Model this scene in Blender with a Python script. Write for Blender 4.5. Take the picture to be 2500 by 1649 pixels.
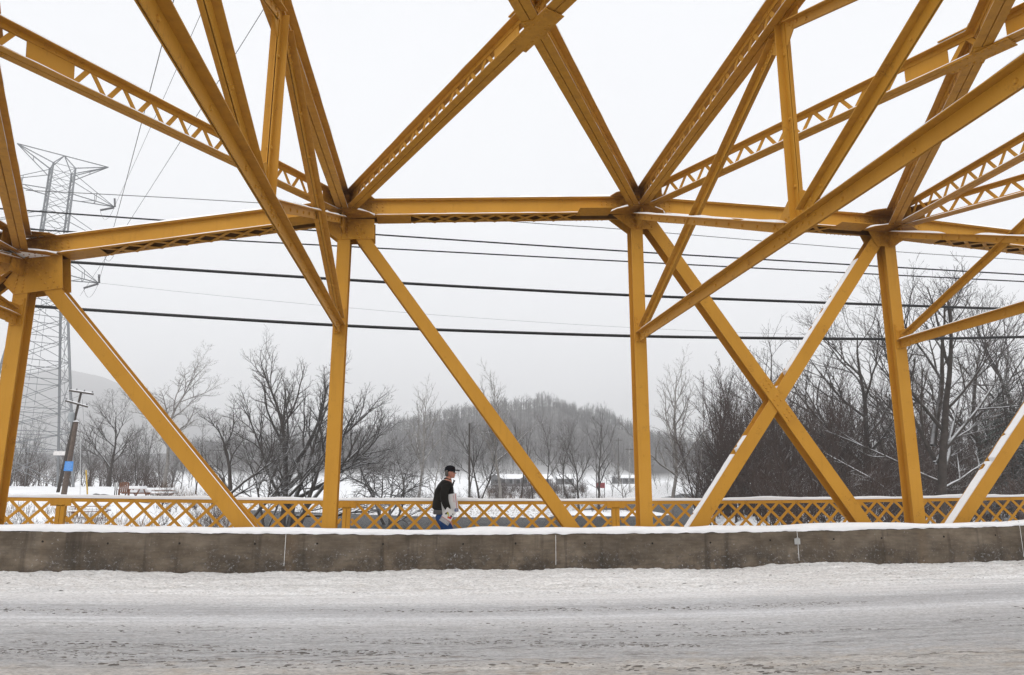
import bpy, math, random
import numpy as np
from mathutils import Vector, Matrix
random.seed(7); rng = np.random.default_rng(7)
S = bpy.context.scene; C = S.collection
for o in list(bpy.data.objects): bpy.data.objects.remove(o)
R = math.radians
# ---------------------------------------------------------------- camera, sky, sun, exposure
EYE = 1.75; PITCH = 0.2009; YAW = 0.1142; ROLL = 0.0035; FPX = 1721.8
cam_d = bpy.data.cameras.new('camera'); cam = bpy.data.objects.new('camera', cam_d); C.objects.link(cam)
fw = Vector((math.sin(YAW)*math.cos(PITCH), math.cos(YAW)*math.cos(PITCH), math.sin(PITCH)))
rt0 = Vector((math.cos(YAW), -math.sin(YAW), 0)); up0 = rt0.cross(fw)
rt = rt0*math.cos(ROLL)+up0*math.sin(ROLL); upv = -rt0*math.sin(ROLL)+up0*math.cos(ROLL)
M = Matrix((( rt.x, upv.x, -fw.x), (rt.y, upv.y, -fw.y), (rt.z, upv.z, -fw.z))).to_4x4(); M.translation = (0, 0, EYE)
cam.matrix_world = M
cam_d.sensor_width = 36; cam_d.lens = FPX/2500*36; cam_d.clip_start = .1; cam_d.clip_end = 9000
S.camera = cam
S.render.engine = 'CYCLES'
S.render.resolution_x = 1024; S.render.resolution_y = 675
S.view_settings.view_transform = 'Standard'; S.view_settings.look = 'None'
S.view_settings.exposure = 0.06; S.view_settings.gamma = 1; S.view_settings.use_curve_mapping = False
W = bpy.data.worlds.new('World'); S.world = W; W.use_nodes = True
def build_world():
    nt = W.node_tree; nt.nodes.clear(); N = nt.nodes.new; L = nt.links.new
    out = N('ShaderNodeOutputWorld'); bg = N('ShaderNodeBackground'); L(bg.outputs[0], out.inputs[0])
    sky = N('ShaderNodeTexSky'); sky.sky_type = 'NISHITA'; sky.sun_disc = False
    sky.sun_elevation = R(48); sky.sun_rotation = R(200); sky.dust_density = 5; sky.ozone_density = 2
    # thick even cloud deck over the clear-sky dome: grey-white with very soft large patches
    tc = N('ShaderNodeTexCoord'); sep = N('ShaderNodeSeparateXYZ'); L(tc.outputs['Generated'], sep.inputs[0])
    noi = N('ShaderNodeTexNoise'); noi.inputs['Scale'].default_value = 1.6; noi.inputs['Detail'].default_value = 3
    L(tc.outputs['Generated'], noi.inputs['Vector'])
    rmp = N('ShaderNodeValToRGB'); L(sep.outputs['Z'], rmp.inputs[0])
    e = rmp.color_ramp.elements
    e[0].position = 0.0; e[0].color = (9.9, 10.0, 10.2, 1)
    e[1].position = 0.75; e[1].color = (9.7, 9.8, 10.05, 1)
    m = N('ShaderNodeMapRange'); m.inputs[1].default_value = .3; m.inputs[2].default_value = .7; m.inputs[3].default_value = .965; m.inputs[4].default_value = 1.03
    L(noi.outputs[0], m.inputs[0])
    mul = N('ShaderNodeVectorMath'); mul.operation = 'SCALE'; L(rmp.outputs[0], mul.inputs[0]); L(m.outputs[0], mul.inputs['Scale'])
    mix = N('ShaderNodeMix'); mix.data_type = 'RGBA'; mix.inputs[0].default_value = .93
    L(sky.outputs[0], mix.inputs[6]); L(mul.outputs[0], mix.inputs[7])
    L(mix.outputs[2], bg.inputs[0]); bg.inputs[1].default_value = .1
build_world()
sd = bpy.data.lights.new('sun', 'SUN'); sd.energy = 1.4; sd.angle = R(50); sd.color = (1, .985, .965)
sun = bpy.data.objects.new('sun', sd); C.objects.link(sun); sun.rotation_euler = (R(42), 0, R(-20))
# ---------------------------------------------------------------- helpers
def ray(px, py): return fw + rt*((px-1250)/FPX) - upv*((py-824.5)/FPX)
def at(px, py, Y):
    d = ray(px, py); return Vector((0, 0, EYE)) + d*(Y/d.y)
def proj(P):
    d = Vector(P)-Vector((0, 0, EYE)); z = d.dot(fw)
    if z <= 0: return None
    return (1250+FPX*d.dot(rt)/z, 824.5-FPX*d.dot(upv)/z, z)
def in_frame(P, m=0):
    q = proj(P); return q is not None and -m < q[0] < 2500+m and -m < q[1] < 1649+m
def camber(x): return .0012*(x-2)**2
class MB:
    def __init__(s): s.v = []; s.f = []
    def add(s, vs, fs):
        n = len(s.v); s.v += [tuple(v) for v in vs]; s.f += [tuple(i+n for i in f) for f in fs]
    def hexa(s, c):      # 8 corners: bottom ring 0-3, top ring 4-7
        s.add(c, [(0,3,2,1),(4,5,6,7),(0,1,5,4),(1,2,6,5),(2,3,7,6),(3,0,4,7)])
    def box(s, x0, x1, y0, y1, z0, z1):
        s.hexa([(x0,y0,z0),(x1,y0,z0),(x1,y1,z0),(x0,y1,z0),(x0,y0,z1),(x1,y0,z1),(x1,y1,z1),(x0,y1,z1)])
    def beam(s, A, B, up, rects, ca=0, cb=0):
        A = Vector(A); B = Vector(B); t = (B-A).normalized(); side = t.cross(Vector(up)).normalized(); u = side.cross(t)
        for (s0, s1, v0, v1) in rects:
            r = []
            for P in (A, B):
                for (a, b) in ((s0,v0),(s1,v0),(s1,v1),(s0,v1)): r.append(P+side*a+u*b)
            s.add(r, [(3,2,1,0),(4,5,6,7),(0,1,5,4),(1,2,6,5),(2,3,7,6),(3,0,4,7)])
    def tube(s, pts, rad, n=6, cap=True):
        pts = [Vector(p) for p in pts]; rads = rad if isinstance(rad, (list, tuple)) else [rad]*len(pts)
        base = len(s.v); pr = None
        for i, p in enumerate(pts):
            t = (pts[min(i+1, len(pts)-1)]-pts[max(i-1, 0)])
            t = t.normalized() if t.length > 1e-9 else Vector((0,0,1))
            if pr is None:
                a = Vector((0,0,1)) if abs(t.z) < .9 else Vector((1,0,0)); pr = t.cross(a).normalized()
            pr = (pr - t*pr.dot(t)).normalized(); q = t.cross(pr)
            for k in range(n):
                an = 2*math.pi*k/n; s.v.append(tuple(p+(pr*math.cos(an)+q*math.sin(an))*rads[i]))
        for i in range(len(pts)-1):
            for k in range(n):
                a = base+i*n+k; b = base+i*n+(k+1)%n; s.f.append((a, b, b+n, a+n))
        if cap:
            s.f.append(tuple(base+k for k in reversed(range(n)))); s.f.append(tuple(base+(len(pts)-1)*n+k for k in range(n)))
    def prism(s, poly, axis, d0, d1):      # poly of 2D points, extruded along axis ('y' or 'z')
        n = len(poly); vs = []
        for d in (d0, d1):
            for (a, b) in poly: vs.append((a, d, b) if axis == 'y' else (a, b, d))
        fs = [tuple(range(n)), tuple(range(2*n-1, n-1, -1))]+[(i, i+n, (i+1) % n+n, (i+1) % n) for i in range(n)]
        s.add(vs, fs)
    def rivet(s, P, nrm, r=.016, h=.011):
        P = Vector(P); nrm = Vector(nrm).normalized(); a = Vector((0,0,1)) if abs(nrm.z) < .8 else Vector((1,0,0))
        u = nrm.cross(a).normalized(); w = nrm.cross(u); n = len(s.v); k = 6
        for (rr, hh) in ((1, 0), (.72, .7)):
            for i in range(k):
                an = 2*math.pi*i/k; s.v.append(tuple(P+(u*math.cos(an)+w*math.sin(an))*r*rr+nrm*h*hh))
        s.v.append(tuple(P+nrm*h))
        for i in range(k):
            j = (i+1) % k; s.f.append((n+i, n+j, n+k+j, n+k+i)); s.f.append((n+k+i, n+k+j, n+2*k))
    def mesh(s, name, mat, smooth=False):
        me = bpy.data.meshes.new(name); me.from_pydata(s.v, [], s.f)
        if mat: me.materials.append(mat)
        if smooth: me.shade_smooth()
        me.update(); return me
    def build(s, name, mat, parent=None, smooth=False, **kw):
        return link(name, s.mesh(name, mat, smooth), parent, **kw)
def link(name, me, parent=None, loc=None, **kw):
    o = bpy.data.objects.new(name, me); C.objects.link(o)
    if parent is not None: o.parent = parent
    if loc is not None: o.location = loc
    for k, v in kw.items(): o[k] = v
    return o
def thing(name, label, cat, loc=(0,0,0), group=None):
    o = bpy.data.objects.new(name, None); C.objects.link(o); o.location = loc; o.empty_display_size = .2
    o['label'] = label; o['category'] = cat
    if group: o['group'] = group
    return o
def np_mesh(name, V, F, mat, smooth=False):
    me = bpy.data.meshes.new(name); V = np.asarray(V, np.float32); F = np.asarray(F, np.int32); k = F.shape[1]
    me.vertices.add(len(V)); me.vertices.foreach_set('co', V.ravel())
    me.loops.add(F.size); me.loops.foreach_set('vertex_index', F.ravel())
    me.polygons.add(len(F)); me.polygons.foreach_set('loop_start', np.arange(0, F.size, k, dtype=np.int32))
    me.polygons.foreach_set('loop_total', np.full(len(F), k, np.int32))
    me.polygons.foreach_set('use_smooth', np.full(len(F), smooth, bool))
    if mat: me.materials.append(mat)
    me.update(calc_edges=True); return me
def grid_mesh(name, X, Y, Z, mat, smooth=True):
    ny, nx = Z.shape; V = np.stack([X, Y, Z], -1).reshape(-1, 3)
    i = np.arange(nx*ny).reshape(ny, nx); F = np.stack([i[:-1,:-1], i[:-1,1:], i[1:,1:], i[1:,:-1]], -1).reshape(-1, 4)
    return np_mesh(name, V, F, mat, smooth)
_perm = np.random.default_rng(3).random((256, 256))
def vnoise(x, y):
    x = np.asarray(x, float); y = np.asarray(y, float)
    xi = np.floor(x).astype(int); yi = np.floor(y).astype(int); fx = x-xi; fy = y-yi
    fx = fx*fx*(3-2*fx); fy = fy*fy*(3-2*fy); g = lambda a, b: _perm[a & 255, b & 255]
    return (g(xi,yi)*(1-fx)+g(xi+1,yi)*fx)*(1-fy)+(g(xi,yi+1)*(1-fx)+g(xi+1,yi+1)*fx)*fy-.5
def fbm(x, y, o=4, l=2.03, g=.5):
    s = 0; a = 1.
    for k in range(o): s = s+a*vnoise(x*l**k+17*k, y*l**k-9*k); a *= g
    return s
# ---------------------------------------------------------------- materials
class NT:
    def __init__(s, name, rough=.6, spec=.3):
        s.m = bpy.data.materials.new(name); s.m.use_nodes = True; s.t = s.m.node_tree; s.b = s.t.nodes['Principled BSDF']
        s.b.inputs['Roughness'].default_value = rough; s.b.inputs['Specular IOR Level'].default_value = spec
        s.tc = s.n('ShaderNodeTexCoord'); s.geo = s.n('ShaderNodeNewGeometry')
    def n(s, t, **kw):
        o = s.t.nodes.new(t)
        for k, v in kw.items(): setattr(o, k, v)
        return o
    def l(s, a, b): s.t.links.new(a, b)
    def noise(s, scale, detail=4, rough=.55, vec=None, stretch=None):
        o = s.n('ShaderNodeTexNoise'); o.inputs['Scale'].default_value = scale; o.inputs['Detail'].default_value = detail; o.inputs['Roughness'].default_value = rough
        v = vec if vec is not None else s.geo.outputs['Position']
        if stretch:
            mp = s.n('ShaderNodeMapping'); mp.inputs['Scale'].default_value = stretch; s.l(v, mp.inputs[0]); v = mp.outputs[0]
        s.l(v, o.inputs['Vector']); return o.outputs[0]
    def ramp(s, fac, stops):
        r = s.n('ShaderNodeValToRGB'); s.l(fac, r.inputs[0]); e = r.color_ramp.elements
        while len(e) < len(stops): e.new(.5)
        for el, (p, c) in zip(e, stops):
            el.position = p; el.color = (c, c, c, 1) if isinstance(c, (int, float)) else (*c, 1)
        return r.outputs[0]
    def mix(s, fac, a, b, bt='MIX'):
        m = s.n('ShaderNodeMix', data_type='RGBA', blend_type=bt)
        for i, v in ((0, fac), (6, a), (7, b)):
            if isinstance(v, (int, float)): m.inputs[i].default_value = v if i == 0 else (v, v, v, 1)
            elif isinstance(v, tuple): m.inputs[i].default_value = (*v, 1)
            else: s.l(v, m.inputs[i])
        return m.outputs[2]
    def math(s, op, a, b=0., clamp=False):
        m = s.n('ShaderNodeMath', operation=op, use_clamp=clamp)
        for i, v in ((0, a), (1, b)):
            if isinstance(v, (int, float)): m.inputs[i].default_value = v
            else: s.l(v, m.inputs[i])
        return m.outputs[0]
    def xyz(s, v):
        o = s.n('ShaderNodeSeparateXYZ'); s.l(v, o.inputs[0]); return o.outputs
    def color(s, c):
        if isinstance(c, tuple): s.b.inputs['Base Color'].default_value = (*c, 1)
        else: s.l(c, s.b.inputs['Base Color'])
        return s
    def bump(s, h, strength=.4, dist=.01):
        b = s.n('ShaderNodeBump'); b.inputs['Strength'].default_value = strength; b.inputs['Distance'].default_value = dist
        s.l(h, b.inputs['Height']); s.l(b.outputs[0], s.b.inputs['Normal']); return s
def plain(name, c, rough=.6, spec=.3, var=.12, scale=6):
    t = NT(name, rough, spec); d = tuple(x*(1-var*1.5) for x in c); t.color(t.ramp(t.noise(scale), [(.3, d), (.7, c)])); return t.m
def mat_paint(name='yellow_bridge_paint', grime_shade=0.):
    t = NT(name, .55, .2)
    base = t.ramp(t.noise(1.3, 2, .5), [(.25, (.50, .240, .026)), (.55, (.535, .262, .030)), (.8, (.565, .280, .036))])
    fine = t.ramp(t.noise(55, 3, .6), [(.35, .985), (.65, 1.01)])
    base = t.mix(1., base, fine, 'MULTIPLY')
    # run-off dirt streaks, vertical
    st = t.ramp(t.noise(1., 6, .65, stretch=(14, 14, .9)), [(.54, 0), (.8, .26)])
    base = t.mix(st, base, (.27, .115, .018))
    # rust blooms and chips
    ru = t.math('MULTIPLY', t.ramp(t.noise(3.1, 7, .7), [(.57, 0), (.68, 1)]), t.ramp(t.noise(38, 4, .7), [(.46, 0), (.62, .75)]))
    base = t.mix(ru, base, (.15, .055, .015))
    # rust and road dirt gathered round the panel points
    jm = None
    for (a, b, c_) in ((-7.78, 13.62, 6.18), (-1.84, 13.62, 7.32), (4.27, 13.62, 7.7), (10.05, 13.62, 7.54), (15.9, 13.62, 7.1)):
        v = t.n('ShaderNodeVectorMath', operation='DISTANCE'); t.l(t.geo.outputs['Position'], v.inputs[0]); v.inputs[1].default_value = (a, b, c_)
        jm = v.outputs['Value'] if jm is None else t.math('MINIMUM', jm, v.outputs['Value'])
    jj = t.math('MULTIPLY', t.ramp(t.math('DIVIDE', jm, 1.2), [(.25, 1), (.75, 0)]), t.ramp(t.noise(6., 7, .75), [(.34, .15), (.54, .9)]))
    base = t.mix(jj, base, (.13, .052, .014))
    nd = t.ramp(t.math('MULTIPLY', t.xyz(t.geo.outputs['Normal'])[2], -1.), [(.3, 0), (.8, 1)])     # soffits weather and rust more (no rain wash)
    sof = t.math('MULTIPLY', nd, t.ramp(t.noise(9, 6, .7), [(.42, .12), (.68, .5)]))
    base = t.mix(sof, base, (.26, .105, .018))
    if grime_shade: base = t.mix(t.ramp(t.noise(4., 6, .7), [(.25, grime_shade*.8), (.7, grime_shade)]), base, (.075, .036, .015))  # dark brown mixed in for grime and for the shade inside the chord
    t.color(base); t.bump(t.noise(24, 3, .5), .05, .004); return t.m
def mat_snow(name='snow', c=(.88, .885, .895), bump=.35, sc=28):
    t = NT(name, .75, .15); t.color(t.ramp(t.noise(3., 5, .6), [(.3, tuple(x*.955 for x in c)), (.7, c)]))
    t.b.inputs['Subsurface Weight'].default_value = 0
    t.bump(t.noise(sc, 6, .65), bump, .012); return t.m
PAINT = mat_paint(); GRIMY_SHADED = mat_paint('grimy_shaded_paint', .88); SNOW = mat_snow()  # second paint is darkened for dirt and painted-in interior shade
# ---------------------------------------------------------------- the truss bridge
YF = 13.9; DW = .31            # plane of the far truss (front face) and its thickness
YN = 1.45; SK = -.12   # near truss plane and its slight skew
NX = {-1: -13.75, 0: -7.78, 1: -1.84, 2: 4.27, 3: 10.05, 4: 15.9, 5: 21.8}
NZ = {-1: .1, 0: 6.06, 1: 7.185, 2: 7.56, 3: 7.41, 4: 6.98, 5: 5.6}
CH = .17                       # half depth of the chord web
bridge = thing('truss_bridge', 'yellow riveted steel through truss bridge spanning the whole picture, snow on its ledges', 'bridge', (NX[1], YF, 0))
bridge_inv = Matrix.Translation(-Vector(bridge.location))
def bpart(mb, name, mat=PAINT, parent=None, smooth=False, **kw):
    """link a part whose mesh is in world coordinates under the bridge (or one of its parts)"""
    if parent is None:
        me = mb.mesh(name, mat, smooth); me.transform(bridge_inv); return link(name, me, bridge, **kw)
    me = mb.mesh(name, mat, smooth); me.transform(bridge_inv); return link(name, me, parent, **kw)
def snow_strip(mb, A, B, up, s0, s1, v, th=.025, step=.12, cover=.1, seed=0, edge=.012):
    """ragged ridge of lying snow along a member; gaps where noise falls under cover"""
    A = Vector(A); B = Vector(B); L = (B-A).length; t = (B-A)/L; side = t.cross(Vector(up)).normalized(); u = side.cross(t)
    n = max(2, int(L/step)); run = []
    def flush():
        if len(run) < 2: run.clear(); return
        b = len(mb.v)
        for k, (P, h) in enumerate(run):
            if k in (0, len(run)-1): h = h*.15
            e = edge*(vn(P)-.1)
            for (a, w) in ((s0-e, 0), (s0+(s1-s0)*.12-e*.5, h*.8), ((s0+s1)/2, h), (s1-(s1-s0)*.12+e*.5, h*.8), (s1+e, 0)): mb.v.append(tuple(P+side*a+u*(v+w)))
        for k in range(len(run)-1):
            for j in range(5):
                a = b+k*5+j; c = b+k*5+(j+1) % 5; mb.f.append((a, c, c+5, a+5))
        mb.f.append(tuple(b+j for j in range(5))); mb.f.append(tuple(b+(len(run)-1)*5+j for j in range(4, -1, -1)))
        run.clear()
    def vn(P): return float(vnoise(P.x*3.1+P.z*2.3+seed, P.y*2.7+seed*1.7))+.5
    for i in range(n+1):
        P = A+t*(L*i/n); c = float(fbm(P.x*.9+P.z*.7+seed*5.1, P.y*.8+seed*2.3, 3))+.5
        if c > cover: run.append((P, th*(.55+.9*vn(P))))
        else: flush()
    flush()
bar_cache = {}
def bar_mesh(L, w, t, name):
    k = (round(L, 2), w, t)
    if k not in bar_cache:
        b = MB(); b.box(-L/2, L/2, -w/2, w/2, -t/2, t/2)
        for s in (-1, 1):       # rivet at each end, both faces
            b.rivet((s*(L/2-.03), 0, t/2), (0, 0, 1), .013, .009); b.rivet((s*(L/2-.03), 0, -t/2), (0, 0, -1), .013, .009)
        bar_cache[k] = b.mesh(name, PAINT)
    return bar_cache[k]
lace_count = [0]
def place_bar(parent, P, Q, nrm, w, t, stuff):
    """flat bar from P to Q whose face looks along nrm; becomes a part of its own while it can be picked apart"""
    P = Vector(P); Q = Vector(Q); x = (Q-P).normalized(); n = Vector(nrm); n = (n-x*n.dot(x)).normalized(); y = n.cross(x)
    mid = (P+Q)/2; pr = proj(mid); L = (Q-P).length
    if pr and -40 < pr[0] < 2540 and -40 < pr[1] < 1690 and L*FPX/pr[2] > 14 and lace_count[0] < 295:
        lace_count[0] += 1
        o = link('lacing_bar', bar_mesh(L, w, t, 'lacing_bar'), parent)
        m = Matrix((x, y, n)).transposed().to_4x4(); m.translation = mid - Vector(bridge.location)
        o.matrix_local = m
    else: stuff.beam(P, Q, n, [(-w/2, w/2, -t/2, t/2)])
# --- top chord
def chord(i, j, Y0, sgn, full):
    A = Vector((NX[i], Y0, NZ[i])); B = Vector((NX[j], Y0, NZ[j])); t = (B-A).normalized()
    mb = MB(); up = Vector((0, 0, 1))
    # local side axis = t x up = -Y for t ~ +X; so s<0 means away from the road
    fl = .085
    rects = [(-.012, 0, -CH, CH), (0, fl, -CH, -CH+.012), (0, fl, CH-.012, CH),                       # front channel
             (-DW-fl, -DW, -CH, -CH+.012), (-DW-fl, -DW, CH-.012, CH),       # rear flanges
             (-DW-fl-.01, fl+.01, CH+.008, CH+.016)]                                                   # cover plate
    mb.beam(A, B, up, rects)
    o = bpart(mb, 'top_chord')
    q = MB(); q.beam(A, B, up, [(-DW, -DW+.012, -CH, CH)]); bpart(q, 'rear_web', GRIMY_SHADED, o)       # inside of the chord: unwashed grime plus its shade put into the colour
    q = MB(); q.beam(A, B, up, [(-DW+.012, -.012, CH+.0005, CH+.007)]); bpart(q, 'cover_underside', GRIMY_SHADED, o)  # underside of the cover plate, dirt and shade both in its colour
    if not full: return
    L = (B-A).length; side = t.cross(up).normalized(); u = side.cross(t)
    rv = MB()
    n = int(L/.125)
    for k in range(3, n-2):
        P = A+t*(L*k/n)
        rv.rivet(P+side*.045-u*CH, -u, .014); rv.rivet(P+side*.05+u*(CH-.012), -u, .014)
        rv.rivet(P+side*.045-u*(CH-.012), u, .013)
        rv.rivet(P-side*(DW+.045)-u*CH, -u, .014)
    for s, P0 in ((1, A), (-1, B)):
        for a in (.42, .53, .64, .75):
            for b in (-.11, -.04, .04, .1):
                rv.rivet(P0+t*(s*a)+u*b, side, .021, .016)
    bpart(rv, 'rivets', PAINT, o, kind='stuff')
    # battens and lacing under the chord
    for s, P0 in ((1, A), (-1, B)):
        q = MB(); q.beam(P0+t*(s*.62)-u*(CH+.007), P0+t*(s*1.32)-u*(CH+.007), up, [(-DW-.075, .075, -.006, .005)])
        bpart(q, 'batten_plate', PAINT, o); q = MB()
        for k in range(7):
            for sd in (.05, -DW-.05): q.rivet(P0+t*(s*(.68+k*.095))-u*(CH+.0128)+side*sd, -u, .014)
        bpart(q, 'rivets', PAINT, o, kind='stuff')
    a0 = 1.36; a1 = L-1.36; m = max(1, round((a1-a0)/.45)); p = (a1-a0)/m; stuff = MB()
    for k in range(m):
        x0 = a0+k*p; x1 = x0+p
        for q, (sa, sb) in enumerate(((.04, -DW-.04), (-DW-.04, .04))):
            d = -CH-.006-.012*q
            place_bar(o, A+t*x0+side*sa+u*d, A+t*x1+side*sb+u*d, u, .072, .01, stuff)
    if stuff.v: bpart(stuff, 'lacing', PAINT, o, kind='stuff')
    sn = MB(); snow_strip(sn, A+t*.55, B-t*.55, up, .004, fl-.004, -CH+.012, .02, cover=.08, seed=i*3+1)
    snow_strip(sn, A, B, up, -DW-fl, fl, CH+.014, .06, cover=-1, seed=i*3+2)
    bpart(sn, 'snow_layer', SNOW, o, kind='stuff')
for i, j in ((-1, 0), (0, 1), (1, 2), (2, 3), (3, 4), (4, 5)): chord(i, j, YF, 1, True)
for i, j in ((0, 1), (1, 2), (2, 3), (3, 4)): chord(i, j, YN, 1, False)
# bottom chord and floor beams
mb = MB(); mb.beam((-20, YF+.14, -.95), (28, YF+.14, -.95), (0,0,1), [(-.15, .15, -.2, .2)]); bpart(mb, 'bottom_chord')
for i in range(-1, 6):
    mb = MB(); mb.beam((NX[i], -1.2, -.75), (NX[i], 16.4, -.75), (0,0,1), [(-.01, .01, -.35, .35), (-.15, .15, -.37, -.35), (-.15, .15, .35, .37)]); bpart(mb, 'floor_beam')
# --- posts: H sections, flanges facing the road
def hsec(A, B, w=.25, name='post', dw=0.):
    A = Vector(A); B = Vector(B); mb = MB(); up = Vector((0, -1, 0))    # v axis points to the road, s axis lies in the truss plane
    mb.beam(A, B, up, [(-w/2, w/2, -.016, 0), (-w/2, w/2, -DW+dw, -DW+dw+.016), (-.007, .007, -DW+dw+.016, -.016)])
    o = bpart(mb, name); return o
posts = {}
for i in range(0, 6):
    posts[i] = hsec((NX[i], YF, -.9), (NX[i], YF, NZ[i]-.1), .255, 'post')
# --- diagonals (end points measured in the truss plane)
def diag(x0, z0, x1, z1, w=.25, dy=.004, dw=0.):
    sl = (z1-z0)/(x1-x0); zb = -.85; xb = x0+(zb-z0)/sl
    return hsec((xb, YF+dy, zb), (x1, YF+dy, z1), w, 'diagonal_brace', dw), Vector((xb, YF, zb)), Vector((x1, YF, z1))
dg = {}
dg[0] = diag(-3.407, .958, -7.36, 5.45, .27)
dg[1] = diag(2.766, .899, -1.55, 6.69, .25)
dg[2] = diag(8.827, .959, 4.50, 7.31, .27, .0045)
dg[3] = diag(5.319, .89, 9.83, 7.11, .27, .022, .045)
dg[4] = diag(10.997, .952, 15.6, 6.25, .27, .022, .045)
# crossing splice plate on the two middle diagonals
def lineX(a, b, c, d):
    x1, y1, x2, y2, x3, y3, x4, y4 = a.x, a.z, b.x, b.z, c.x, c.z, d.x, d.z
    k = (x1-x2)*(y3-y4)-(y1-y2)*(x3-x4); px = ((x1*y2-y1*x2)*(x3-x4)-(x1-x2)*(x3*y4-y3*x4))/k; py = ((x1*y2-y1*x2)*(y3-y4)-(y1-y2)*(x3*y4-y3*x4))/k
    return Vector((px, YF, py))
X = lineX(dg[2][1], dg[2][2], dg[3][1], dg[3][2])
d2 = (dg[2][2]-dg[2][1]).normalized(); d3 = (dg[3][2]-dg[3][1]).normalized()
q = MB(); q.beam(X-d2*.5, X+d2*.5, (0,-1,0), [(-.13, .13, -.002, .016)])
ns = d2.cross(Vector((0,-1,0))).normalized()
poly = []
rv = MB()
for k in (-.44, -.36, -.28, -.06, .06, .28, .36, .44):
    for sgn in (-1, 1): rv.rivet(X+d2*(k+.02*sgn)+ns*(.055*sgn)+Vector((0,-.016,0)), (0,-1,0), .024, .019)
for k in (-.4, -.32, -.1, .1, .32, .4): rv.rivet(X+d2*k+Vector((0, DW-.016, 0))+ns*.09, (0,-1,0), .018, .014)
so = bpart(q, 'splice_plate'); bpart(rv, 'rivets', PAINT, so, kind='stuff')
# snow lying on the upper side of the falling-left diagonals' webs
def web_snow(d, segs, seed):
    o, A, B = d; t = (B-A).normalized(); L = (B-A).length; mb = MB()
    up = Vector((0, 0, 1)); wv = t.cross(Vector((0,-1,0))).normalized()
    if wv.z < 0: wv = -wv
    for a, b, th in segs:
        n = int((b-a)*L/.05)
        base = len(mb.v)
        for k in range(n+1):
            P = A+t*(L*(a+(b-a)*k/n)); nn = float(fbm(k*.21+seed, seed*3.3, 4)); h = th*(1+.10*nn)*(1 if 0 < k < n else .3)
            y1 = -.041-.03*max(0, nn-.1) ; y0 = -DW+.02+(.09 if nn > .3 else .0)
            y0 += .055
            for (yy, hh) in ((y0, .007), (y0, h), ((y0+y1)/2, h*1.05), (y1, h), (y1, .007)): mb.v.append(tuple(P+Vector((0,-1,0))*yy+wv*hh))
        for k in range(n):
            for j in range(5):
                p = base+k*5+j; c = base+k*5+(j+1) % 5; mb.f.append((p, c, c+5, p+5))
        mb.f.append(tuple(base+j for j in range(5))); mb.f.append(tuple(base+n*5+j for j in range(4, -1, -1)))
    bpart(mb, 'snow_layer', SNOW, o, kind='stuff')
web_snow(dg[3], [(.02, .39, .158), (.395, .44, .14), (.545, .572, .12), (.60, .93, .152)], 2)
web_snow(dg[4], [(.02, .42, .160), (.422, .99, .150)], 7)
# thin snow lines on the front flange's top edge of the falling-right diagonal
for kk in (0,):
    o, A, B = dg[kk]; mb = MB(); t = (B-A).normalized(); wv = t.cross(Vector((0,-1,0))).normalized(); wv = wv if wv.z > 0 else -wv
    P0 = A+wv*.135; P1 = B+wv*.135
    mb.beam(P0+t*.3, P1-t*.4, (0,-1,0), [(-.006, .006, -.02, -.002)]) ; bpart(mb, 'snow_layer', SNOW, o, kind='stuff')
# --- vertical gusset plates (front and rear) with rivets
def gusset(pts, i, rows):
    """pts: outline in the plane of the plate, relative to the node"""
    g = MB(); g.prism([(NX[i]+a, NZ[i]+b) for a, b in pts], 'y', YF-.014, YF-.001)
    r = MB()
    for (x0, z0, x1, z1, n) in rows:
        for k in range(n):
            f = k/(n-1); r.rivet((NX[i]+x0+(x1-x0)*f, YF-.014, NZ[i]+z0+(z1-z0)*f), (0,-1,0), .024, .019)
    g2 = MB(); g2.prism([(NX[i]+a, NZ[i]+b) for a, b in pts], 'y', YF+DW+.001, YF+DW+.014)
    o = bpart(g, 'gusset_plate'); bpart(r, 'rivets', PAINT, o, kind='stuff'); bpart(g2, 'gusset_plate')
def rel(i, pix):
    return [((at(x, y, YF-.014).x-NX[i]), (at(x, y, YF-.014).z-NZ[i])) for x, y in pix]
gusset(rel(0, [(8, 693), (33, 720), (153, 703.5), (151.5, 616), (67, 632), (42, 650)]), 0,
       [(a, b, c, d, 6) for (a, b), (c, d) in [rel(0, [(46, 665), (34, 712)]), rel(0, [(61, 665), (54, 712)]), rel(0, [(78, 650), (118, 702)]), rel(0, [(95, 643), (141, 700)])]])
gusset(rel(1, [(793, 536), (793, 560), (825, 585), (914, 583), (914, 535)]), 1,
       [(a, b, c, d, 4) for (a, b), (c, d) in [rel(1, [(866, 556), (878, 579)]), rel(1, [(876, 551), (897, 579)]), rel(1, [(832, 560), (832, 580)]), rel(1, [(848, 560), (848, 580)])]])
gusset(rel(2, [(1496, 525), (1542, 559), (1595, 560), (1602, 546), (1612, 530), (1612, 522)]), 2,
       [(a, b, c, d, 3) for (a, b), (c, d) in [rel(2, [(1552, 538), (1552, 555)]), rel(2, [(1567, 538), (1567, 555)]), rel(2, [(1580, 542), (1592, 555)])]])
gusset(rel(3, [(2120, 562), (2133.6, 588), (2142.5, 601), (2185, 602), (2203, 587), (2225, 578), (2225, 565)]), 3,
       [(a, b, c, d, 3) for (a, b), (c, d) in [rel(3, [(2150, 578), (2150, 597)]), rel(3, [(2172, 578), (2172, 597)])]])
gusset([(-.6, -.2), (-.4, -.6), (.5, -.6), (.6, -.2)], 4, [])
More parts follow.
